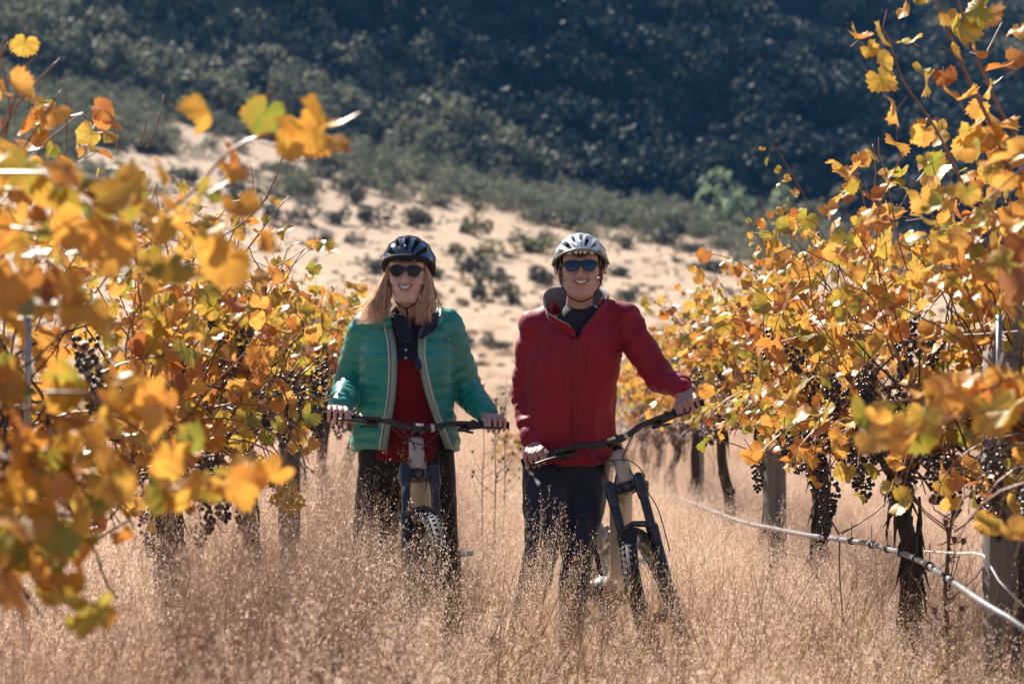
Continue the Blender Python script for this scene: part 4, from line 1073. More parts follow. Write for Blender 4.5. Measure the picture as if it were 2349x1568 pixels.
    mb = MB(); mb.tube([bp(tape_side*x) for x in (.052, .066)], .0166, 14); put(mb, 'bar_sleeve', m_white, MS, ho)
    out = {}
    for s in (-1, 1):
        g0, g1 = bp(s*.262), bp(s*.388)
        mb = MB(); mb.tube([g0, g0+(g1-g0)*.06, g0+(g1-g0)*.07, g1, g1+(g1-g0)*.02], [.018, .018, .0155, .0158, .017], 16); put(mb, 'grip', m_grip, MS)
        # brake lever, clamp, reservoir
        cp = bp(s*.235)
        mb = MB(); mb.tube([bp(s*.228), bp(s*.244)], .019, 12); mb.capsule(cp+f*.022-u*.006, cp+f*.028-u*.008+Vector((-s*.07, 0, 0)), .010, .008); lv = put(mb, 'brake_clamp', m_blk, MS)
        mb = MB(); q = cp+f*.034-u*.034+Vector((s*.005, 0, 0)); mb.tube([q+Vector((-s*.03, 0, 0)), q+f*.012, q+f*.020+Vector((s*.04, 0, 0)), q+f*.022+Vector((s*.085, 0, -.002)), q+f*.018+Vector((s*.10, 0, 0))], [.006, .006, .0048, .0048, .0055], 8, flat=1.3); put(mb, 'lever', m_blk, MS, lv)
        # dropper / shifter pod under the bar
        mb = MB(); q = bp(s*.205)-u*.024+f*.006; mb.capsule(q, q+Vector((-s*.03, 0, -.004)), .012, .010); mb.capsule(q+Vector((0, .012, -.01)), q+Vector((s*.03, .022, -.014)), .006, .005); put(mb, 'shifter', m_blk, MS)
        c0 = cp+f*.028-u*.008+Vector((-s*.07, 0, 0))
        hose = [c0, c0+Vector((-s*.05, -.02, -.01)), bar+Vector((s*.03, -.05, -.06)), ht1+Vector((s*.02, -.04, -.05)), ht0+Vector((s*.045, -.02, -.01)), ht0+Vector((s*.05, .05, -.1))]
        PP = []
        for i in range(len(hose)-1):
            p0 = hose[max(i-1, 0)]; p1 = hose[i]; p2 = hose[i+1]; p3 = hose[min(i+2, len(hose)-1)]
            for k in range(6):
                t = k/6; PP.append(.5*((2*p1)+(p2-p0)*t+(2*p0-5*p1+4*p2-p3)*t*t+(-p0+3*p1-3*p2+p3)*t**3))
        mb = MB(); mb.tube(PP, .0028, 6); put(mb, 'cable', m_blk, MS)
        mid = MS @ (g0*.45+g1*.55); ax = (MS.to_3x3() @ (g1-g0)).normalized()*s
        out[s] = (mid, ax)
    # a loose loop of cable to the fork
    PP = [bar+Vector((-.12, -.03, 0)), bar+Vector((-.06, -.09, -.05)), bar+Vector((.05, -.10, -.08)), bar+Vector((.085, -.06, -.16)), crown+Vector((.06, .0, 0)), crown+Vector((.085, 0, -.12)), crown+Vector((.085, -.08, -.3))]
    Q = []
    for i in range(len(PP)-1):
        p0 = PP[max(i-1, 0)]; p1 = PP[i]; p2 = PP[i+1]; p3 = PP[min(i+2, len(PP)-1)]
        for k in range(6):
            t = k/6; Q.append(.5*((2*p1)+(p2-p0)*t+(2*p0-5*p1+4*p2-p3)*t*t+(-p0+3*p1-3*p2+p3)*t**3))
    mb = MB(); mb.tube(Q, .0025, 6); put(mb, 'cable', m_blk, MS)
    return e, out, MS.to_3x3()
# seen from the front: image left is -x
bikeW, gripW, _ = bicycle('mountain_bike', (-.335, 6.68, -.03), 0, R(-3.5), R(17), 'pale grey mountain bike held by the woman, its wheel in the grass', tape_side=1)
bikeM, gripM, _ = bicycle('mountain_bike', (.640, 6.55, -.06), R(11), R(-9), R(-26), 'pale grey mountain bike leaning toward the man in red', tape_side=1)
for nm, g_ in (('W', gripW), ('M', gripM)):
    for s in (-1, 1):
        m_ = g_[s][0]; print(nm, s, [round(v, 3) for v in m_], 'px', round(1174.5+m_.x*F/m_.y), round(805-(m_.z-CAMZ)*F/m_.y))
# ================================================================== PEOPLE
def skin_mat(name, col, blush):
    m, nt, bs, out = new_mat(name)
    f = noisen(nt, 18, 4); f2 = noisen(nt, 90, 3)
    c = mixc(nt, ramp(nt, f, [(0.4, (0, 0, 0)), (0.7, (.5, .5, .5))]), col, blush)
    nt.links.new(c, bs.inputs['Base Color']); bs.inputs['Roughness'].default_value = 0.48
    bs.inputs['Subsurface Weight'].default_value = 0.12; bs.inputs['Subsurface Radius'].default_value = (0.9, .35, .2); bs.inputs['Subsurface Scale'].default_value = 0.01
    bump(nt, bs, f2, .12, .001); return m
m_skinW = skin_mat('fair_skin', (0.60, 0.40, 0.35), (0.58, 0.31, 0.28))
m_skinM = skin_mat('tanned_skin', (0.50, 0.30, 0.245), (0.44, 0.22, 0.19))
m_lip = mat('lips', (0.40, 0.17, 0.145), .45, .15, 60)
m_teeth = mat('teeth', (0.60, 0.55, 0.50), .25, .05, 60)
m_mouth = mat('mouth_inside', (0.06, 0.015, 0.015), .6, .2, 60)
m_nostril = mat('nostril', (0.16, 0.06, 0.05), .7, .1, 60)
def fabric(name, col, rough=.6, var=.12, bumps=.25, sheen=.2, spec=.4, fold=None):
    m, nt, bs, out = new_mat(name)
    f = noisen(nt, 9, 5); c = ramp(nt, f, [(0.3, tuple(v*(1-var) for v in col)), (0.7, tuple(v*(1+var) for v in col))])
    nt.links.new(c, bs.inputs['Base Color']); bs.inputs['Roughness'].default_value = rough; bs.inputs['Specular IOR Level'].default_value = spec
    bs.inputs['Sheen Weight'].default_value = sheen; bs.inputs['Sheen Roughness'].default_value = .45
    h = mathn(nt, 'ADD', noisen(nt, 26, 5, rough=.6), mathn(nt, 'MULTIPLY', noisen(nt, 300, 2), .12)); bump(nt, bs, h, bumps, .006); return m
m_teal = fabric('teal_puffer_nylon', (0.010, 0.26, 0.22), .34, .12, .3, .1, .6)
m_tealpale = fabric('pale_teal_lining', (0.24, 0.37, 0.32), .5, .1, .2)
m_navy = fabric('navy_fleece', (0.012, 0.016, 0.040), .9, .3, .4, .4, .2)
m_redfl = fabric('dark_red_fleece', (0.13, 0.003, 0.008), .9, .2, .4, .3, .2)
m_redsh = fabric('crimson_shell', (0.25, 0.003, 0.022), .58, .10, .45, .15, .35)
m_redzip = fabric('rust_red_zip', (0.20, 0.018, 0.018), .5, .1, .2, .0)
m_grey = fabric('grey_lining', (0.085, 0.095, 0.125), .75, .25, .2)
m_greyl = fabric('light_grey_lining', (0.30, 0.29, 0.29), .75, .2, .2)
m_shirt = fabric('charcoal_shirt', (0.022, 0.022, 0.030), .9, .2, .2)
m_blackt = fabric('black_trousers', (0.008, 0.008, 0.009), .7, .3, .3, .1, .3)
m_navyt = fabric('navy_trousers', (0.016, 0.020, 0.042), .6, .2, .3, .25, .4)
m_boot = mat('dark_boot_leather', (0.03, 0.027, 0.026), .6, .3, 30)
m_zipw = mat('silver_zip', (0.45, 0.50, 0.47), .45, .1, 60)
m_strap = mat('black_webbing', (0.012, 0.011, 0.012), .75, .3, 80)
m_hairW = thin_mat('blonde_hair', lambda nt: ramp(nt, mathn(nt, 'FRACT', mathn(nt, 'ADD', nd(nt, 'ShaderNodeNewGeometry').outputs['Random Per Island'], 0.0)), [(0, (0.66, 0.42, 0.27)), (.5, (0.92, 0.72, 0.54)), (1, (1.0, 0.92, 0.80))]), .35, .66, .6)
m_hairM = mat('dark_brown_hair', (0.03, 0.016, 0.010), .5, .3, 120)

def curve_pts(P, n=6):
    P = [Vector(p) for p in P]; Q = []
    for i in range(len(P)-1):
        p0 = P[max(i-1, 0)]; p1 = P[i]; p2 = P[i+1]; p3 = P[min(i+2, len(P)-1)]
        for k in range(n):
            t = k/n; Q.append(.5*((2*p1)+(p2-p0)*t+(2*p0-5*p1+4*p2-p3)*t*t+(-p0+3*p1-3*p2+p3)*t**3))
    Q.append(P[-1]); return Q
def hand(mb, c, ax, wrist, inner, up0=Vector((0, 0, 1)), s=1.0, curl=1.0):
    """hand closed on a bar. c: middle of the grip, ax: bar direction (unit, outward), wrist: point, inner: -1/+1 * ax gives the thumb side"""
    c = Vector(c); ax = Vector(ax).normalized(); wv = Vector(wrist)-c
    up = up0-ax*up0.dot(ax); up.normalize(); fwd = Vector((0, -1, 0)); fwd = fwd-ax*fwd.dot(ax)-up*fwd.dot(up); fwd.normalize()
    th = ax*inner
    lens = (.93, 1.04, 1.0, .82)   # index .. little, index next to the thumb
    for i, L in enumerate(lens):
        o = th*(.034-.0228*i)
        k0 = c+o-fwd*.008*s+up*.030; k1 = c+o*1.02+fwd*.026*L+up*.022; k2 = c+o*1.02+fwd*(.0315)*L-up*.010; k3 = c+o+fwd*.014-up*.0295*L
        r0 = .0088*s*(1 if i < 3 else .88)
        mb.capsule(k0, k1, r0*1.08, r0, 12); mb.capsule(k1, k2, r0, r0*.9, 12); mb.capsule(k2, k3, r0*.9, r0*.78, 12)
        mb.capsule(k0, Vector(wrist)+o*.45+up*.0, .0112*s, .0150*s, 12)
    # thumb from the side of the palm, round the bar below
    b = Vector(wrist)*.45+c*.55+th*.030+up*.004; t1 = c+th*.048-fwd*.004+up*.014; t2 = c+th*.047+fwd*.020-up*.006; t3 = c+th*.036+fwd*.024-up*.022
    mb.capsule(b, t1, .0145*s, .0115*s, 12); mb.capsule(t1, t2, .0112*s, .0100*s, 12); mb.capsule(t2, t3, .0100*s, .0082*s, 12)
def head_shapes(mb, H, woman, nb_):
    m = MB(); k = 1.0
    X = lambda *a: Vector(a)
    m.ell((0, .022, .045), (.080, .092, .088)); m.ell((0, -.028, .005), (.074, .062, .078))
    m.ell((0, -.042, -.045), (.062 if not woman else .058, .050, .056))
    m.ell((0, -.058, -.088), ((.034, .030, .028) if not woman else (.023, .027, .026)))
    jw = .060 if not woman else .050
    for s in (-1, 1):
        m.capsule(X(s*jw, .0, -.045), X(s*.022, -.054, -.090), .021, .022)
        m.ell((s*.038, -.061, -.022), (.026, .027, .026)); m.ell((s*.030, -.074, .018), (.022, .016, .016))
        m.ell((s*.0115, -.100, -.030), (.0085, .010, .0075))
        m.ell((s*.083, .012, -.006), (.009, .019, .031)); m.ell((s*.076, .004, -.034), (.008, .010, .012))
        m.ell((s*.040, -.050, .045), (.03, .035, .03))
    m.capsule(X(0, -.080, .020), X(0, -.108, -.022), .0085, .0105); m.ell((0, -.108, -.026), (.0125, .010, .0095))
    m.ell((0, -.080, -.052), (.032, .020, .022))
    nr = .047 if woman else .053
    m.xf(H); m.capsule(H @ X(0, .022, -.06), Vector(nb_), nr, nr*1.1, 20); mb.V += m.V; mb.F += [tuple(i+mb.n for i in f) for f in m.F]; mb.M += m.M; mb.n += m.n
def surf(bvh, H, x, z, off=0.0):
    """point on the face in front of head-local (x, z)"""
    o = H @ Vector((x, -.3, z)); d = (H.to_3x3() @ Vector((0, 1, 0))).normalized()
    hit = bvh.ray_cast(o, d, .5)
    p = hit[0] if hit[0] is not None else H @ Vector((x, -.09, z))
    return p-d*off
def smile(bvh, H, w, zc, up, open_, lip=1.0):
    """mouth pieces: list of (V, F, material index)"""
    n = 16; out = []
    zu = lambda t: zc+.0015+up*t*t-.001*(1-t*t); zl = lambda t: zc-open_*(1-t*t)+up*t*t
    def strip(za, zb, off, wd, rows=3):
        V = []
        for i in range(n+1):
            t = -1+2*i/n
            for j in range(rows+1): V.append(tuple(surf(bvh, H, t*wd, za(t)+(zb(t)-za(t))*j/rows, off)))
        k = rows+1
        return V, [(i*k+j, i*k+j+1, (i+1)*k+j+1, (i+1)*k+j) for i in range(n) for j in range(rows)]
    V, f = strip(lambda t: zu(t)+.001, lambda t: zl(t)-.001, .0008, w); out.append((V, f, 3))
    V, f = strip(lambda t: zu(t)+.0005, lambda t: zl(t)+open_*.16*(1-t*t), .0020, w*.86); out.append((V, f, 2))
    mb = MB()
    P = [surf(bvh, H, (-1+2*i/n)*w*1.04, zu(-1+2*i/n)+.0018, .0012) for i in range(n+1)]
    mb.tube(P, [.0012+.0030*lip*(1-abs(-1+2*i/n)**3) for i in range(n+1)], 8)
    P = [surf(bvh, H, (-1+2*i/n)*w*1.02, zl(-1+2*i/n)-.0024, .0012) for i in range(n+1)]
    mb.tube(P, [.0010+.0040*lip*(1-abs(-1+2*i/n)**2.5) for i in range(n+1)], 8)
    out.append((mb.arr(), mb.F, 1))
    # nostrils
    mb = MB()
    return out
def body_object(name, loc, V, Fc, extra, mats, label):
    V = np.asarray(V); n = len(V); Fs = list(Fc); M = [0]*len(Fc); VV = [V]
    for v, f, m in extra:
        VV.append(np.asarray([tuple(p) for p in v])); Fs += [tuple(i+n for i in q) for q in f]; M += [m]*len(f); n += len(v)
    V = np.concatenate(VV)-np.array(loc)
    me = new_mesh(name, V, Fs, mats, True, M); o = bpy.data.objects.new(name, me); COL.objects.link(o); o.location = loc
    tag(o, label, 'person'); return o
def cloth(name, V, Fc, mats, parent, mi=None, solid=0.0, **k):
    o = part(name, V, Fc, mats, parent, True, mi, **k)
    if solid:
        s = o.modifiers.new('solid', 'SOLIDIFY'); s.thickness = solid; s.offset = -1
    return o
def seg_param(V, segs):
    """distance along and index of the nearest segment of a list of (p0, p1)"""
    best = np.full(len(V), 1e9); who = np.zeros(len(V), int); along = np.zeros(len(V)); acc = 0
    for i, (a, b) in enumerate(segs):
        a = np.array(a); b = np.array(b); d = b-a; L = np.linalg.norm(d); t = np.clip(((V-a) @ d)/(L*L), 0, 1)
        q = np.linalg.norm(V-(a+t[:, None]*d), axis=1); m = q < best
        best[m] = q[m]; who[m] = i; along[m] = acc+t[m]*L; acc += L
    return who, along, best
def folds(V, N, amp, sc, seed, stretch=(1, 1, .45), thr=0.0):
    out = np.array(V)
    for i in range(len(V)):
        p = V[i]
        a = noise.noise(Vector((p[0]*sc*stretch[0]+seed, p[1]*sc*stretch[1], p[2]*sc*stretch[2])))
        b = noise.noise(Vector((p[0]*sc*2.3*stretch[0], p[1]*sc*2.3*stretch[1]+seed, p[2]*sc*2.3*stretch[2]*1.2)))
        h = (1-abs(a)*2.4)*.7+(1-abs(b)*2.4)*.3
        out[i] = p+N[i]*amp*(h-.4)
    return out
def proj_line(bvh, pts, off=.002, d=Vector((0, 1, 0)), n=24, smooth=True):
    """print-space style polyline of (x, z) laid on a surface seen from -y"""
    P = []
    for i in range(n+1):
        t = i/n*(len(pts)-1); k = min(int(t), len(pts)-2); u = t-k
        p0 = pts[max(k-1, 0)]; p1 = pts[k]; p2 = pts[k+1]; p3 = pts[min(k+2, len(pts)-1)]
        q = [.5*((2*p1[j])+(p2[j]-p0[j])*u+(2*p0[j]-5*p1[j]+4*p2[j]-p3[j])*u*u+(-p0[j]+3*p1[j]-3*p2[j]+p3[j])*u**3) for j in (0, 1)]
        h = bvh.ray_cast(Vector((q[0], 5.5, q[1])), d, 4)
        if h[0] is not None: P.append(h[0]-d*off)
    return P
def helmet(H, parent, mats, vents, rx, ry, rz, zr, dark_front=False, visor=None):
    """shell with poles at the front and the back so that the vents fan out over the brow"""
    shell, liner, strapm = mats
    C0 = Vector((0, .022, .040))
    na, nb = 64, 56; amax = 118
    def P(a, b, k=1.0):
        a = R(a); b = R(b)
        return C0+Vector((rx*k*math.sin(a)*math.cos(b), ry*k*math.sin(b), rz*k*math.cos(a)*math.cos(b)))
    def rim(p):   # lower edge: high over the brow, low at the temples and the back
        y = p.y-C0.y
        return zr[0] if y < -.06 else zr[0]+(zr[1]-zr[0])*min(1, (y+.06)/.10)
    V = []; keep = []
    for i in range(na+1):
        for j in range(nb+1):
            a = -amax+2*amax*i/na; b = -84+168*j/nb
            ridge = 1+.018*math.cos(R(a)*360/vents['step']) if abs(b) < 70 else 1
            v_ = P(a, b, ridge); v_.z = max(v_.z, rim(v_)); V.append(v_)
    def is_vent(a, b):
        for (a0, a1, b0, b1) in vents['holes']:
            if a0 < a < a1 and b0 < b < b1: return True
        return False
    Fc = []
    for i in range(na):
        for j in range(nb):
            a = -amax+2*amax*(i+.5)/na; b = -84+168*(j+.5)/nb; q = P(a, b)
            if all(V[i_].z <= rim(V[i_])+1e-6 for i_ in (i*(nb+1)+j, (i+1)*(nb+1)+j, (i+1)*(nb+1)+j+1, i*(nb+1)+j+1)): continue
            if is_vent(a, b): continue
            Fc.append((i*(nb+1)+j, (i+1)*(nb+1)+j, (i+1)*(nb+1)+j+1, i*(nb+1)+j+1))
    bm = bmesh.new(); vs = [bm.verts.new(H @ v) for v in V]
    for f in Fc: bm.faces.new([vs[i] for i in f])
    bmesh.ops.delete(bm, geom=[v for v in bm.verts if not v.link_faces], context='VERTS')
    bmesh.ops.recalc_face_normals(bm, faces=bm.faces)
    c_ = H @ C0
    s_ = sum((f.normal.dot(f.calc_center_median()-c_) for f in bm.faces))
    if s_ < 0: bmesh.ops.reverse_faces(bm, faces=bm.faces)
    bm.verts.index_update()
    VV = [v.co[:] for v in bm.verts]; FF = [tuple(v.index for v in f.verts) for f in bm.faces]; bm.free()
    o = part('helmet', VV, FF, shell, parent)
    sd = o.modifiers.new('s', 'SOLIDIFY'); sd.thickness = .018; sd.offset = -1; 
    bv = o.modifiers.new('b', 'BEVEL'); bv.width = .003; bv.segments = 2; bv.limit_method = 'ANGLE'; bv.angle_limit = R(50)
    # foam liner inside; closed black dome stands in for shade in the vents
    mb = MB(); V = []; na2, nb2 = 40, 36
    for i in range(na2+1):
        for j in range(nb2+1):
            p = P(-amax+2*amax*i/na2, -84+168*j/nb2, .885); p.z = max(p.z, rim(p)-.010); V.append(p)
    mb.add([tuple(v) for v in V], [(i*(nb2+1)+j, (i+1)*(nb2+1)+j, (i+1)*(nb2+1)+j+1, i*(nb2+1)+j+1) for i in range(na2) for j in range(nb2)])
    mb.xf(H).build('foam_liner', liner, o)
    # rim band
    return o, P, rim
def straps(H, parent, m_, w, zchin, by, side_z=-.01, loose=None):
    mb = MB()
    for s in (-1, 1):
        P = curve_pts([(s*w, -.015, .045), (s*(w+.001), -.008, side_z), (s*(w-.010), -.012, -.060), (s*(w-.032), -.030, -.100), (s*.012, -.052, zchin), (0, -.053, zchin-.002)])
        mb.tube(P, .0062, 6, True, flat=.35, up=(0, 1, 0))
        P = curve_pts([(s*(w+.002), .07, .03), (s*(w+.002), .03, -.03), (s*(w-.010), -.008, -.062)])
        mb.tube(P, .0055, 6, True, flat=.35, up=(0, 0, 1))
    if loose: mb.tube(curve_pts(loose), .006, 6, True, flat=.4)
    return mb.xf(H).build('helmet_strap', m_, parent)
def glasses(H, parent, bvh, frame_m, lens_m, shape, cx, cz, w, h, bridge_z, sq):
    e = None
    outl = []
    n = 28
    def lens_pts(s, k):
        P = []
        for i in range(n):
            t = 2*math.pi*i/n; ct, st = math.cos(t), math.sin(t)
            x = math.copysign(abs(ct)**(2/sq), ct)*w; z = math.copysign(abs(st)**(2/sq), st)*h
            if z > 0: z *= .82; x *= 1.06
            else: x *= 1-.22*(abs(z)/h)
            x *= k; z *= k
            gx = s*cx+x; y = -.1035+.55*gx*gx*1.6+.02*0
            P.append(Vector((gx, y, cz+z)))
        return P
    mb = MB()
    for s in (-1, 1):
        A = lens_pts(s, 1.0); B_ = lens_pts(s, 1.0)
        V = [tuple(p) for p in A]+[(s*cx, -.1035+.88*cx*cx-.002, cz)]
        mbl = MB(); mbl.add(V, [(i, (i+1) % n, n) for i in range(n)]); 
        A2 = A+[A[0], A[1]]
        mb.tube([tuple(p) for p in A+[A[0]]], [.0034 if 0 <= i <= n//2 else .0020 for i in range(n)]+[.0034], 8, False)
        lens_o = mbl.xf(H)
        outl.append(lens_o)
    mb.tube([(-cx+w*.86, -.103, bridge_z), (0, -.108, bridge_z+.002), (cx-w*.86, -.103, bridge_z)], .0036, 8)
    for s in (-1, 1):
        mb.tube([(s*(cx+w*1.02), -.098+.0, cz+h*.45), (s*(cx+w*1.10), -.088, cz+h*.45), (s*.080, -.02, cz+h*.35), (s*.080, .02, cz+.004)], [.004, .004, .003, .003], 6, flat=.6, up=(0, 0, 1))
    f = mb.xf(H).build('sunglasses', frame_m, parent)
    for l in outl: l.build('lens', lens_m, f)
    return f
def lens_material(name, col, rough, metal):
    m, nt, bs, out = new_mat(name); f = noisen(nt, 40, 2)
    nt.links.new(ramp(nt, f, [(.3, tuple(c*.9 for c in col)), (.7, col)]), bs.inputs['Base Color'])
    bs.inputs['Roughness'].default_value = rough; bs.inputs['Metallic'].default_value = metal; bs.inputs['Coat Weight'].default_value = .0 if metal == 0 else .4; bs.inputs['Specular IOR Level'].default_value = .3; return m
m_lensW = lens_material('dark_brown_lens', (0.014, 0.008, 0.007), .18, 0)
m_lensM = lens_material('blue_mirror_lens', (0.025, 0.045, 0.075), .08, .6)
m_frW = mat('dark_purple_frame', (0.03, 0.014, 0.022), .25, .2, 60); m_frM = mat('navy_black_frame', (0.012, 0.014, 0.024), .35, .2, 60)

# ---------------------------------------------------------------- woman
def elbow_wrist(g, s): return None
def build_person(P):
    """P: dictionary of joints, sizes and clothes"""
    H = Matrix.Translation(P['head']) @ Euler(P['head_rot'], 'XYZ').to_matrix().to_4x4() @ Matrix.Scale(P.get('hs', 1.0), 4)
    loc = (P['root'][0], P['root'][1], 0.0)
    mb = MB(); head_shapes(mb, H, P['woman'], P['neckb'])
    sh = [Vector(p) for p in P['sh']]; el = [Vector(p) for p in P['el']]; wr = [Vector(p) for p in P['wr']]
    hp = [Vector(p) for p in P['hip']]; kn = [Vector(p) for p in P['knee']]; an = [Vector(p) for p in P['ankle']]
    neck = Vector(P['neckb']); chest = (sh[0]+sh[1])/2+Vector((0, .0, -.15)); pel = (hp[0]+hp[1])/2+Vector((0, 0, .06))
    mb.capsule(neck+Vector((0, .02, 0)), chest+Vector((0, .03, 0)), .05, .09, 20, flat=.8); mb.capsule(chest, pel, .115, .12, 20)
    for i in (0, 1):
        mb.capsule((sh[0]+sh[1])/2+Vector((0, 0, -.02)), sh[i], .06, .045); mb.capsule(sh[i], el[i], .042, .034); mb.capsule(el[i], wr[i], .034, .025)
        g, ax = P['grip'][i]; hand(mb, g, ax, wr[i], P['inner'][i], s=P['hand_s'])
        mb.capsule(pel, hp[i], .09, .085); mb.capsule(hp[i], kn[i], .075, .052); mb.capsule(kn[i], an[i], .05, .036)
        mb.capsule(an[i], an[i]+Vector(P['toe'][i])*.16+Vector((0, 0, -.05)), .034, .028)
    V, Fc, N = remesh(mb, .0031, 2, .5); bv = bvh_of(V, Fc)
    ex = smile(bv, H, P['mouth'][0], P['mouth'][1], P['mouth'][2], P['mouth'][3], P['mouth'][4])
    e = body_object('person', loc, V, Fc, ex, [P['skin'], m_lip, m_teeth, m_mouth], P['label'])
    P.update(H=H, e=e, bvh=bv, shV=sh, elV=el, wrV=wr, hpV=hp, knV=kn, anV=an)
    for i in (0, 1):    # boots
        mb = MB(); a = an[i]; t = Vector(P['toe'][i]).normalized()
        sx = t.cross(Vector((0, 0, 1))).normalized()
        mb.capsule(a+Vector((0, 0, .04)), a+Vector((0, 0, -.01)), .048, .046); mb.capsule(a+Vector((0, 0, -.045))-t*.03, a+t*.15+Vector((0, 0, -.055)), .040, .036); mb.capsule(a+Vector((0, 0, -.03)), a+t*.11+Vector((0, 0, -.05)), .042, .036)
        v, f, n_ = remesh(mb, .009, 2); bo = part('boot', v, f, m_boot, e)
        mb = MB(); mb.box(a+t*.055+Vector((0, 0, -.088)), (.085, .29, .022), Matrix.Rotation(math.atan2(t.x, -t.y), 4, 'Z')); mb.build('sole', m_blk, bo, bevel=.006)
    return e

def trousers(P, m_, waist_z, rx, ry, legr, fold_amp, seed, name='trousers'):
    mb = MB(); hp, kn, an = P['hpV'], P['knV'], P['anV']; c = (hp[0]+hp[1])/2
    mb.loft([((c.x, c.y, waist_z+.05), rx*.92, ry*.9), ((c.x, c.y, waist_z-.02), rx, ry), ((c.x, c.y, waist_z-.10), rx*1.04, ry*1.05), ((c.x, c.y, waist_z-.20), rx*.86, ry*.9)])
    for i in (0, 1):
        a = an[i]+(kn[i]-an[i])*.04
        mb.capsule(hp[i]+Vector((0, 0, .02)), hp[i].lerp(kn[i], .5), legr[0], legr[1], 20); mb.capsule(hp[i].lerp(kn[i], .5), kn[i], legr[1], legr[2], 20)
        mb.capsule(kn[i], kn[i].lerp(a, .5), legr[2], legr[3], 20); mb.capsule(kn[i].lerp(a, .5), a, legr[3], legr[4], 20)
    V, Fc, N = remesh(mb, .011, 5)
    V = folds(V, N, fold_amp, 9, seed, (1, 1, .5))
    return cloth(name, V, Fc, m_, P['e']), bvh_of(V, Fc)

# grips (image left first)
GW = [gripW[-1], gripW[1]]; GM = [gripM[-1], gripM[1]]
W = dict(woman=True, neckb=(-.449, 7.325, 1.42), root=(-.455, 7.30), head=at(936, 624, 7.22)+Vector((0, .0, -.018)), head_rot=(R(-3), R(1.5), R(-3)), skin=m_skinW, hs=1.06,
         sh=[at(842, 752, 7.32), at(1022, 748, 7.32)], el=[at(798, 890, 7.40), at(1072, 900, 7.40)],
         wr=[GW[0][0]+Vector((.0, .085, .030)), GW[1][0]+Vector((-.035, .085, .035))],
         hip=[(-.545, 7.34, .87), (-.365, 7.34, .87)], knee=[(-.590, 7.30, .47), (-.315, 7.28, .47)], ankle=[(-.620, 7.36, .09), (-.290, 7.34, .09)],
         toe=[(-.25, -1, 0), (.25, -1, 0)], grip=GW, inner=[-1, 1], hand_s=1.0, mouth=(.0300, -.047, .0070, .0145, .55),
         label='woman in a teal puffer jacket and dark helmet, smiling, both hands on her handlebar')
GW = [(g[0], g[1] if i else g[1]) for i, g in enumerate(GW)]
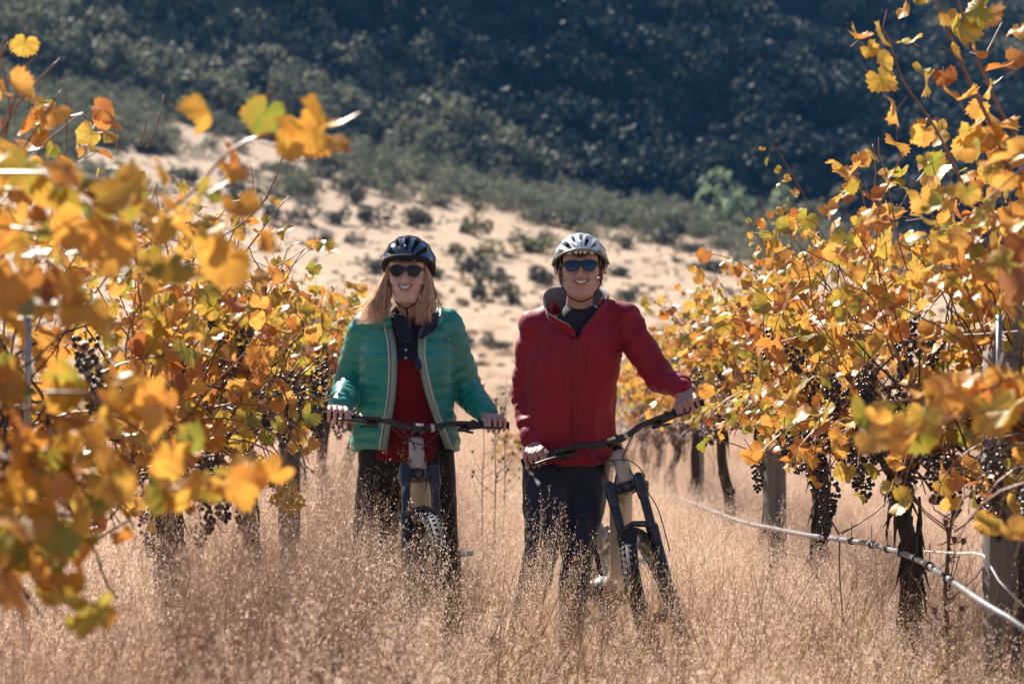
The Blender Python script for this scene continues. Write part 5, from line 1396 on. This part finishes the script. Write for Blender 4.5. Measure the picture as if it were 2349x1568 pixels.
# ax returned points outward on both sides -> the thumb side is -ax
W['grip'] = GW; W['inner'] = [-1, -1]
GWa = gripW
for i, s in enumerate((-1, 1)):
    mid, ax = gripW[s]; ax = Vector(ax); ax = ax if ax.x*s > 0 else -ax; GW[i] = (mid, ax)
for i, s in enumerate((-1, 1)):
    mid, ax = gripM[s]; ax = Vector(ax); ax = ax if ax.x*s > 0 else -ax; GM[i] = (mid, ax)
W['grip'] = GW
build_person(W)
trousers(W, m_blackt, .90, .185, .13, (.112, .105, .092, .090, .088), .006, 3.)
def jacket(P, secs, arms, m_, voxel, name, cut, quilt, fold, solid, seed):
    """torso sections + sleeves, voxel-fused; cut(V) -> True where the cloth is open"""
    mb = MB(); mb.loft(secs, 36, power=2.3)
    segs = []
    ym = (Vector(arms[0][0][0])+Vector(arms[1][0][0]))/2
    for (pts, rads) in arms:
        mb.capsule(ym+Vector((0, .01, P.get('yoke', .02))), Vector(pts[0])+Vector((0, 0, .004)), rads[0]*.95, rads[0]*.97, 20)
        for k in range(len(pts)-1):
            mb.capsule(pts[k], pts[k+1], rads[k], rads[k+1], 20)
            segs.append((np.array(pts[k]), np.array(pts[k+1])))
    V, Fc, N = remesh(mb, voxel, 6)
    c0 = np.array(secs[0][0]); c1 = np.array(secs[-1][0])
    nA = len(segs); who, along, dist = seg_param(V, segs+[(c0, c1)])
    if quilt:
        arm = who < nA
        # the arm test by distance relative to sleeve radius
        s = np.where(arm & (dist < .085), along/quilt[1], V[:, 2]/quilt[0]+.12*np.sin(V[:, 0]*9))
        ph = np.abs(np.sin(math.pi*s)); d = (ph**.45-.55)*quilt[2]
        puck = np.array([noise.noise(Vector((p[0]*34, p[1]*34, p[2]*11))) for p in V])
        V = V+N*(d+puck*quilt[2]*.55*(1-ph)[:])[:, None]
        N = normals_of(V, Fc)
    if fold:
        V2 = folds(V, N, fold[0], fold[1], seed, fold[2])
        if not quilt:   # sleeves crease across, mostly at the elbow and cuff
            arm = who < nA
            for i in np.nonzero(arm)[0]:
                p = V[i]; a = noise.noise(Vector((along[i]*13+seed, p[0]*9+p[1]*7, p[2]*5))); b = noise.noise(Vector((along[i]*30, p[0]*16, p[2]*12+seed)))
                V2[i] = V[i]+N[i]*fold[0]*.65*((1-abs(a)*3)*.75+(1-abs(b)*3)*.35-.4)
        V = V2
    Fk = Fc
    if cut is not None:
        cen = np.array([V[list(f)].mean(0) for f in Fc]); kill = cut(cen)
        Fk = [f for f, k in zip(Fc, kill) if not k]
    used = sorted({i for f in Fk for i in f}); mp = {a: b for b, a in enumerate(used)}
    Vk = V[used]; Fk = [tuple(mp[i] for i in f) for f in Fk]
    ec = {}
    for f in Fk:
        for i in range(len(f)):
            k_ = (f[i], f[(i+1) % len(f)]); k_ = (min(k_), max(k_)); ec[k_] = ec.get(k_, 0)+1
    nb_ = {}
    for (a, b), c_ in ec.items():
        if c_ == 1: nb_.setdefault(a, []).append(b); nb_.setdefault(b, []).append(a)
    bi = [a for a in nb_ if len(nb_[a]) == 2]; B0 = np.array([nb_[a] for a in bi], int).reshape(-1, 2)
    for _ in range(10):
        if len(bi): Vk[bi] = .5*Vk[bi]+.25*(Vk[B0[:, 0]]+Vk[B0[:, 1]])
    o = cloth(name, Vk, Fk, m_, P['e'], None, solid)
    return o, bvh_of(V, Fc), segs
# fleece under the jacket: navy above, dark red below, built as two garments panels that butt
cx = -.452
f_secs = [((cx, 7.31, .835), .160, .115), ((cx, 7.31, .90), .160, .118), ((cx, 7.305, 1.02), .145, .112), ((cx, 7.30, 1.14), .150, .120), ((cx, 7.295, 1.25), .160, .125), ((cx, 7.30, 1.34), .155, .105), ((cx, 7.31, 1.41), .120, .088), ((cx, 7.32, 1.47), .070, .070), ((cx, 7.325, 1.495), .062, .066)]
mb = MB(); mb.loft(f_secs, 36); V, Fc, N = remesh(mb, .009, 4); V = folds(V, N, .005, 10, 7., (1, 1, .6))
cen = np.array([V[list(f)].mean(0) for f in Fc]); zs = 1.262+.012*(cen[:, 0]-cx)/.1
bvF = bvh_of(V, Fc)
# skin shows in the open placket
plk = (cen[:, 1] < 7.30) & (cen[:, 2] > 1.355) & (np.abs(cen[:, 0]-(cx+.012)) < (cen[:, 2]-1.355)*.24)
for nm, sel, mm in (('fleece_lower', cen[:, 2] < zs, m_redfl), ('fleece_yoke', (cen[:, 2] >= zs) & ~plk, m_navy)):
    FF = [f for f, k in zip(Fc, sel) if k]; used = sorted({i for f in FF for i in f}); mp = {a: b for b, a in enumerate(used)}
    cloth(nm, V[used], [tuple(mp[i] for i in f) for f in FF], mm, W['e'])
fy = [c for c in W['e'].children if c.name.startswith('fleece_yoke')][0]
for z in (1.345, 1.305, 1.272):
    h = bvF.ray_cast(Vector((cx+.005, 6.5, z)), Vector((0, 1, 0)), 2); mbt = MB(); mbt.ell(h[0], (.006, .003, .006), n=10, k=6); mbt.build('snap', m_zipw, fy)
mbt = MB(); q = at(966, 838, 7.17); h = bvF.ray_cast(Vector((cx+.085, 6.5, 1.283)), Vector((0, 1, 0)), 2)[0]
mbt.box(h+Vector((0, -.003, 0)), (.05, .003, .014)); mbt.build('chest_label', m_white, fy)
mbt = MB(); h2 = bvF.ray_cast(Vector((cx+.07, 6.5, 1.245)), Vector((0, 1, 0)), 2)[0]; mbt.box(h2+Vector((.01, -.003, 0)), (.075, .006, .045), Matrix.Rotation(R(25), 4, 'Z')); mbt.build('chest_pocket', fabric('blue_pocket', (.02, .03, .09), .8), fy, bevel=.002)
# fleece collar flaps
def flap(pts, th, m_, name, parent):
    mb = MB(); V = [tuple(p) for p in pts]; mb.add(V, [(0, 1, 4, 3), (1, 2, 5, 4)])
    o = mb.build(name, m_, parent); s = o.modifiers.new('sub', 'SUBSURF'); s.levels = 2; s.render_levels = 2; s2 = o.modifiers.new('s', 'SOLIDIFY'); s2.thickness = th; return o
flap([at(902, 722, 7.22), at(904, 755, 7.16), at(920, 790, 7.14), at(925, 712, 7.24), at(936, 745, 7.16), at(950, 776, 7.13)], .006, m_navy, 'collar_flap', W['e'])
flap([at(1008, 718, 7.22), at(1004, 742, 7.15), at(1008, 752, 7.13), at(985, 712, 7.24), at(972, 752, 7.15), at(952, 790, 7.12)], .006, m_navy, 'collar_flap', W['e'])
# puffer jacket
Lx = lambda z: np.interp(z, [.86, .92, 1.0, 1.1, 1.2, 1.3, 1.38, 1.44], [cx-.105, cx-.098, cx-.085, cx-.068, cx-.060, cx-.062, cx-.075, cx-.095])
Rx_ = lambda z: np.interp(z, [.86, .92, 1.0, 1.1, 1.2, 1.3, 1.38, 1.44], [cx+.205, cx+.185, cx+.155, cx+.120, cx+.095, cx+.082, cx+.085, cx+.100])
j_secs = [((cx-.005, 7.315, .875), .232, .150), ((cx-.005, 7.315, .93), .232, .155), ((cx-.003, 7.31, 1.05), .205, .152), ((cx, 7.305, 1.17), .200, .155), ((cx, 7.30, 1.28), .203, .150), ((cx, 7.31, 1.37), .190, .125), ((cx, 7.32, 1.425), .140, .100), ((cx, 7.325, 1.465), .090, .090)]
armsW = [([W['shV'][i], W['elV'][i]+Vector((0, 0, 0)), W['wrV'][i]+Vector((0, .02, .006))], [.078, .066, .046]) for i in (0, 1)]
def cutW(c):
    front = c[:, 1] < 7.30
    x, z = c[:, 0], c[:, 2]
    return (front & (x > Lx(z)) & (x < Rx_(z))) | ((z > 1.435) & (np.abs(x-cx) < .13) & (c[:, 1] < 7.36)) | ((z > 1.45) & (np.abs(x-cx) < .11)) | ((z < .885) & (np.abs(x-cx) < .19))
jk, bvJ, _ = jacket(W, j_secs, armsW, m_teal, .0085, 'puffer_jacket', cutW, (.052, .050, .0105), (.004, 16, (1, 1, .8)), .012, 4.)
for nm, fn, rad in (('zip', Lx, .0048), ('zip', Rx_, .0048)):
    zz = np.linspace(.885, 1.425, 9); Pz = proj_line(bvJ, [(float(fn(z))+(-.002 if fn is Lx else .002), float(z)) for z in zz], .002)
    mbt = MB(); mbt.tube(Pz, rad, 6); mbt.build(nm, m_zipw, jk)
    # pale inner facing along the opening
    sgn = 1 if fn is Lx else -1
    Pa = proj_line(bvJ, [(float(fn(z))+sgn*.004, float(z)) for z in zz], -.004); Pb = [p+Vector((sgn*.024, .014, 0)) for p in Pa]
    mbt = MB(); n_ = len(Pa); mbt.add([tuple(p) for p in Pa+Pb], [(i, i+1, n_+i+1, n_+i) for i in range(n_-1)]); o = mbt.build('facing', m_tealpale, jk); sd = o.modifiers.new('s', 'SOLIDIFY'); sd.thickness = .004
# jacket collar: stand collar lying open
for s, P6 in ((-1, [at(905, 752, 7.17), at(872, 748, 7.20), at(858, 722, 7.30), at(898, 728, 7.20), at(872, 718, 7.24), at(868, 702, 7.32)]),
              (1, [at(1000, 752, 7.17), at(1018, 742, 7.20), at(1022, 716, 7.32), at(1006, 728, 7.20), at(1018, 718, 7.24), at(1008, 698, 7.32)])):
    flap(P6, .014, m_teal, 'jacket_collar', jk)
lg = MB(); h = bvJ.ray_cast(at(1022, 780, 7.0)-Vector((0, 1, 0)), Vector((0, 1, 0)), 3)[0]
for k in range(3): lg.tube([h+Vector((-.010+k*.006, -.004, -.010)), h+Vector((-.006+k*.006, -.004, .004+.002*k)), h+Vector((.010, -.004, .006+.003*k))], .0012, 4)
lg.build('chest_mark', mat('pale_teal_print', (.35, .6, .55), .6, .1), jk)
# hair: many locks from under the helmet, lit from behind on the left
H = W['H']; rr = random.Random(5)
def lock(mb, pts, r0, n=7): 
    Q = curve_pts([H @ Vector(p) for p in pts], 4); k = len(Q)
    mb.tube(Q, [r0*(.55+.45*math.sin(math.pi*min(1, .25+.75*i/(k-1))))*(1-.75*(i/(k-1))**3) for i in range(k)], 4, True, flat=.55)
mb = MB()
for i in range(900):
    s = -1 if rr.random() < .56 else 1; t = rr.random(); w1 = rr.gauss(0, .009); w2 = rr.gauss(0, .014)
    x0 = s*(.058+.020*rr.random()); y0 = -.052+.13*t; z0 = .035+rr.uniform(-.01, .012)
    back = max(0, t-.5)
    if s < 0:
        sp = rr.random(); L = rr.uniform(.10, .165)
        lock(mb, [(x0, y0, z0), (x0-.016-.012*sp, y0+.006, -.025), (x0-.016-.030*sp+w1, y0-.002, -.070), (x0-.022-.052*sp+w2, y0-.012*(1-sp), -.115), (x0-.020-.095*sp*sp+w1, y0-.03*(1-sp)+rr.uniform(-.01, .02), -.035-L*.9), (x0-.015-.125*sp*sp+w2, y0-.035*(1-sp), -.050-L*.9)], rr.uniform(.0010, .0026))
    else:
        sp = rr.random(); L = rr.uniform(.09, .17)
        lock(mb, [(x0, y0, z0), (x0+.010+.012*sp, y0, -.025), (x0+.006+.020*sp+w1, y0-.004, -.070), (x0-.004+.030*sp+w2, y0-.015*(1-sp), -.115), (x0-.018+.048*sp+w1, y0-.035*(1-sp), -.035-L*.9), (x0-.028+.066*sp+w2, y0-.04*(1-sp), -.050-L*.85)], rr.uniform(.0010, .0026))
for i in range(60):     # loose flyaway ends
    s = -1 if rr.random() < .6 else 1; a = rr.random()
    lock(mb, [(s*.07, .02, .03), (s*(.098+.02*a), .0, -.03-.04*a), (s*(.112+.035*a), .0, -.08-.05*a), (s*(.12+.06*a), -.01, -.12-.06*rr.random())], .0008)
mb.build('hair', m_hairW, W['e'])
hw = dict(step=24, holes=[])
for a0 in (-62, -34, -7, 20, 47): hw['holes'] += [(a0, a0+13, -66, -28), (a0, a0+13, -18, 16), (a0, a0+13, 26, 60)]
m_shW = mat('glossy_navy_helmet', (0.03, 0.045, 0.08), .11, .1, 8, coat=1.0, spec=.8)
m_foam = mat('black_foam', (0.012, 0.011, 0.011), .9, .3, 60)
ho, Pf, rm = helmet(H, W['e'], (m_shW, m_foam, m_strap), hw, .110, .142, .128, (.060, .028))
mb = MB(); mb.tube(curve_pts([(-.094, .06, .018), (-.098, .0, .040), (-.084, -.065, .056), (-.045, -.108, .064), (0, -.120, .066), (.045, -.108, .064), (.084, -.065, .056), (.098, .0, .040), (.094, .06, .018)]), .011, 10); mb.xf(H).build('helmet_rim', m_foam, ho)
straps(H, W['e'], m_strap, .079, -.128, 0, loose=[(0, -.052, -.128), (.008, -.056, -.15), (.006, -.05, -.185)])
glasses(H, W['e'], W['bvh'], m_frW, m_lensW, 0, .0335, .014, .0265, .0235, .022, 2.4)

# ---------------------------------------------------------------- man
M = dict(woman=False, neckb=(.274, 7.095, 1.43), root=(.24, 7.10), head=at(1332, 618, 6.98)+Vector((0, 0, -.012)), head_rot=(R(-7), R(-1), R(-2)), skin=m_skinM, hs=1.02,
         sh=[at(1226, 748, 7.08), at(1432, 732, 7.06)], el=[at(1205, 905, 7.18), at(1510, 862, 7.0)],
         wr=[GM[0][0]+Vector((-.010, .080, .050)), GM[1][0]+Vector((-.020, .075, .060))],
         hip=[(.150, 7.16, .86), (.325, 7.16, .86)], knee=[(.118, 6.86, .50), (.262, 6.99, .47)], ankle=[(.024, 6.58, .12), (.245, 7.10, .10)],
         toe=[(-.35, -1, 0), (.1, -1, 0)], grip=GM, inner=[-1, -1], hand_s=1.12, mouth=(.0330, -.050, .0065, .0120, .45),
         label='man in a crimson shell jacket and white helmet, smiling, leaning his bike against him')
build_person(M)
trousers(M, m_navyt, .88, .178, .130, (.102, .090, .070, .062, .056), .010, 13.)
# shirt
mx = .245
sx = .268; M['yoke'] = .05
mb = MB(); mb.loft([((mx, 7.09, 1.15), .14, .10), ((mx+.01, 7.08, 1.30), .15, .105), ((sx, 7.07, 1.40), .12, .09), ((sx+.014, 7.065, 1.465), .078, .078), ((sx+.016, 7.07, 1.492), .062, .064)], 32)
V, Fc, N = remesh(mb, .009, 3); V = folds(V, N, .004, 12, 3.); cloth('shirt', V, Fc, m_shirt, M['e'])
m_secs = [((.250, 7.12, .835), .208, .150), ((.248, 7.12, .90), .202, .152), ((.238, 7.11, 1.02), .188, .148), ((.245, 7.10, 1.15), .190, .150), ((.255, 7.085, 1.27), .198, .148), ((.265, 7.075, 1.36), .188, .132), ((.270, 7.07, 1.425), .150, .108), ((.275, 7.07, 1.47), .090, .088)]
armsM = [([M['shV'][0], M['shV'][0].lerp(M['elV'][0], .5), M['elV'][0], M['wrV'][0]+Vector((0, .02, .015))], [.070, .067, .062, .048]),
         ([M['shV'][1], M['shV'][1].lerp(M['elV'][1], .5), M['elV'][1], M['wrV'][1]+Vector((0, .015, .015))], [.070, .068, .064, .048])]
zipx = lambda z: np.interp(z, [.83, 1.0, 1.2, 1.36], [.262, .258, .252, .255])
def cutM(c):
    x, z = c[:, 0], c[:, 2]
    return ((c[:, 1] < 7.06) & (z > 1.345) & (z < 1.52) & (np.abs(x-.272) < .105) & (x > zipx(z)-(z-1.345)*1.15-.002) & (x < zipx(z)+(z-1.345)*.95+.002)) | ((z > 1.40) & ((x-.272)**2+(c[:, 1]-7.075)**2 < .098**2))
jm, bvM, _ = jacket(M, m_secs, armsM, m_redsh, .0085, 'shell_jacket', cutM, None, (.014, 8.5, (1.35, 1, .42)), .006, 21.)
Pz = proj_line(bvM, [(float(zipx(z)), float(z)) for z in np.linspace(.86, 1.35, 8)], .0015); mb = MB(); mb.tube(Pz, .0052, 6, flat=.7); mb.build('zip', m_redzip, jm)
mb = MB(); q = Pz[-1]; mb.box(q+Vector((0, -.006, -.02)), (.008, .003, .035)); mb.build('zip_pull', m_redzip, jm, bevel=.001)
Pz = proj_line(bvM, [(.315, 1.33), (.308, 1.30), (.306, 1.21)], .0015); mb = MB(); mb.tube(Pz, .0035, 6); mb.build('pocket_zip', m_redzip, jm)
for pts in ([(.115, 1.40), (.100, 1.30), (.085, 1.20)], [(.415, 1.41), (.420, 1.30), (.405, 1.20)]):
    Pz = proj_line(bvM, pts, .0008); mb = MB(); mb.tube(Pz, .0016, 4); mb.build('seam', m_redsh, jm)
for i, (wr_, el_) in enumerate(zip(M['wrV'], M['elV'])):
    d = (el_-wr_).normalized(); c = wr_+Vector((0, .02, .015)); mb = MB(); mb.tube([c+d*.0-Vector((0, 0, .0)), c+d*.05], [.0505, .0535], 24); o = mb.build('cuff', m_redsh, jm, bevel=.004)
# collar: tall open stand collar, grey inside
def collar(ring_fn, h_fn, flare, n, a0, a1, mats, parent, names):
    V = []; rows = 6
    for i in range(n+1):
        a = R(a0+(a1-a0)*i/n); b = ring_fn(a); o = Vector((math.sin(a), -math.cos(a), 0)); hh = h_fn(a)
        for j in range(rows+1):
            t = j/rows; V.append(b+o*(flare(a)*t**1.3)+Vector((0, 0, hh*t))+o*.004*noise.noise(Vector((a*3, t*2, 1))))
    Fc = [(i*(rows+1)+j, (i+1)*(rows+1)+j, (i+1)*(rows+1)+j+1, i*(rows+1)+j+1) for i in range(n) for j in range(rows)]
    o1 = cloth(names[0], [tuple(v) for v in V], Fc, mats[0], parent); s = o1.modifiers.new('s', 'SOLIDIFY'); s.thickness = .003; s.offset = 1
    cen = ring_fn(0)*.5+ring_fn(math.pi)*.5
    V2 = [v+(Vector((cen.x, cen.y, v.z))-v).normalized()*.005 for v in V]
    o2 = cloth(names[1], [tuple(v) for v in V2], Fc, mats[1], parent); s = o2.modifiers.new('s', 'SOLIDIFY'); s.thickness = .003; s.offset = 1
    return o1
# angle 0 = toward the camera, positive = image right; the front ends drop to the zip
def ringM(a):
    fr = (1+math.cos(a))/2
    return Vector((.268+.122*math.sin(a), 7.075-.128*math.cos(a), 1.445-.088*fr**1.5))
def hM(a):
    q = abs(math.degrees(a)); return np.interp(q, [0, 14, 40, 90, 180], [.010, .050, .105 if a > 0 else .075, .135, .120])
def flM(a):
    q = math.degrees(a); return float(np.interp(q, [-180, -95, -45, -12, 12, 45, 95, 180], [-.02, .004, .052, .034, .012, .016, .010, -.02]))
collar(ringM, hM, flM, 60, 10, 350, (m_redsh, m_grey), jm, ('collar', 'collar_lining')) if False else None
def collar_side(a0, a1, nm):
    return collar(ringM, hM, flM, 30, a0, a1, (m_redsh, m_grey), jm, ('collar', 'collar_lining'))
collar_side(-180, -4, 'l'); collar_side(6, 180, 'r')
# hair fringe, ears are open to view
H = M['H']; mb = MB(); rr = random.Random(3)
for i in range(150):
    a = rr.uniform(-1.9, 1.9); x = .074*math.sin(a); y = .012-.088*math.cos(a)
    Q = [H @ Vector((x*.98, y, .085)), H @ Vector((x*1.02, y-.002, .062)), H @ Vector((x*1.03+rr.uniform(-.004, .004), y-.001, .050-rr.uniform(0, .014) - (.03 if abs(a) > 1.3 else 0)))]
    mb.tube(Q, [.0035, .003, .001], 4, True)
mb.build('hair', m_hairM, M['e'])
hm = dict(step=22, holes=[])
for a0 in (-74, -49, -25, -3.5, 18, 42, 66): hm['holes'] += [(a0-2, a0+11, -66, -32), (a0-1, a0+9, -24, 14), (a0-1, a0+9, 24, 60)]
m_shM = mat('glossy_white_helmet', (0.72, 0.74, 0.75), .22, .05, 8, coat=.8, spec=.6)
ho, Pf, rm = helmet(H, M['e'], (m_shM, m_foam, m_strap), hm, .112, .146, .124, (.072, .005))
mb = MB(); V = []
n_ = 30
for i in range(n_+1):    # short grey brim
    a = R(-78+156*i/n_)
    for k_, (rr_, dz) in enumerate(((1.0, .0), (1.10, -.004), (1.14, -.010), (1.09, -.014), (1.0, -.010))):
        V.append((.106*rr_*math.sin(a), .022-.138*rr_*math.cos(a), .080-.050*(1-math.cos(a))+dz))
mb.add(V, [(i*5+j, (i+1)*5+j, (i+1)*5+(j+1) % 5, i*5+(j+1) % 5) for i in range(n_) for j in range(5)]+[tuple(range(5)), tuple(n_*5+4-j for j in range(5))])
mb.xf(H).build('visor', mat('grey_visor', (.20, .19, .18), .4, .1, 30), ho)
straps(H, M['e'], m_strap, .083, -.124, 0, side_z=-.02)
glasses(H, M['e'], M['bvh'], m_frM, m_lensM, 0, .0335, .012, .0285, .0215, .020, 3.2)
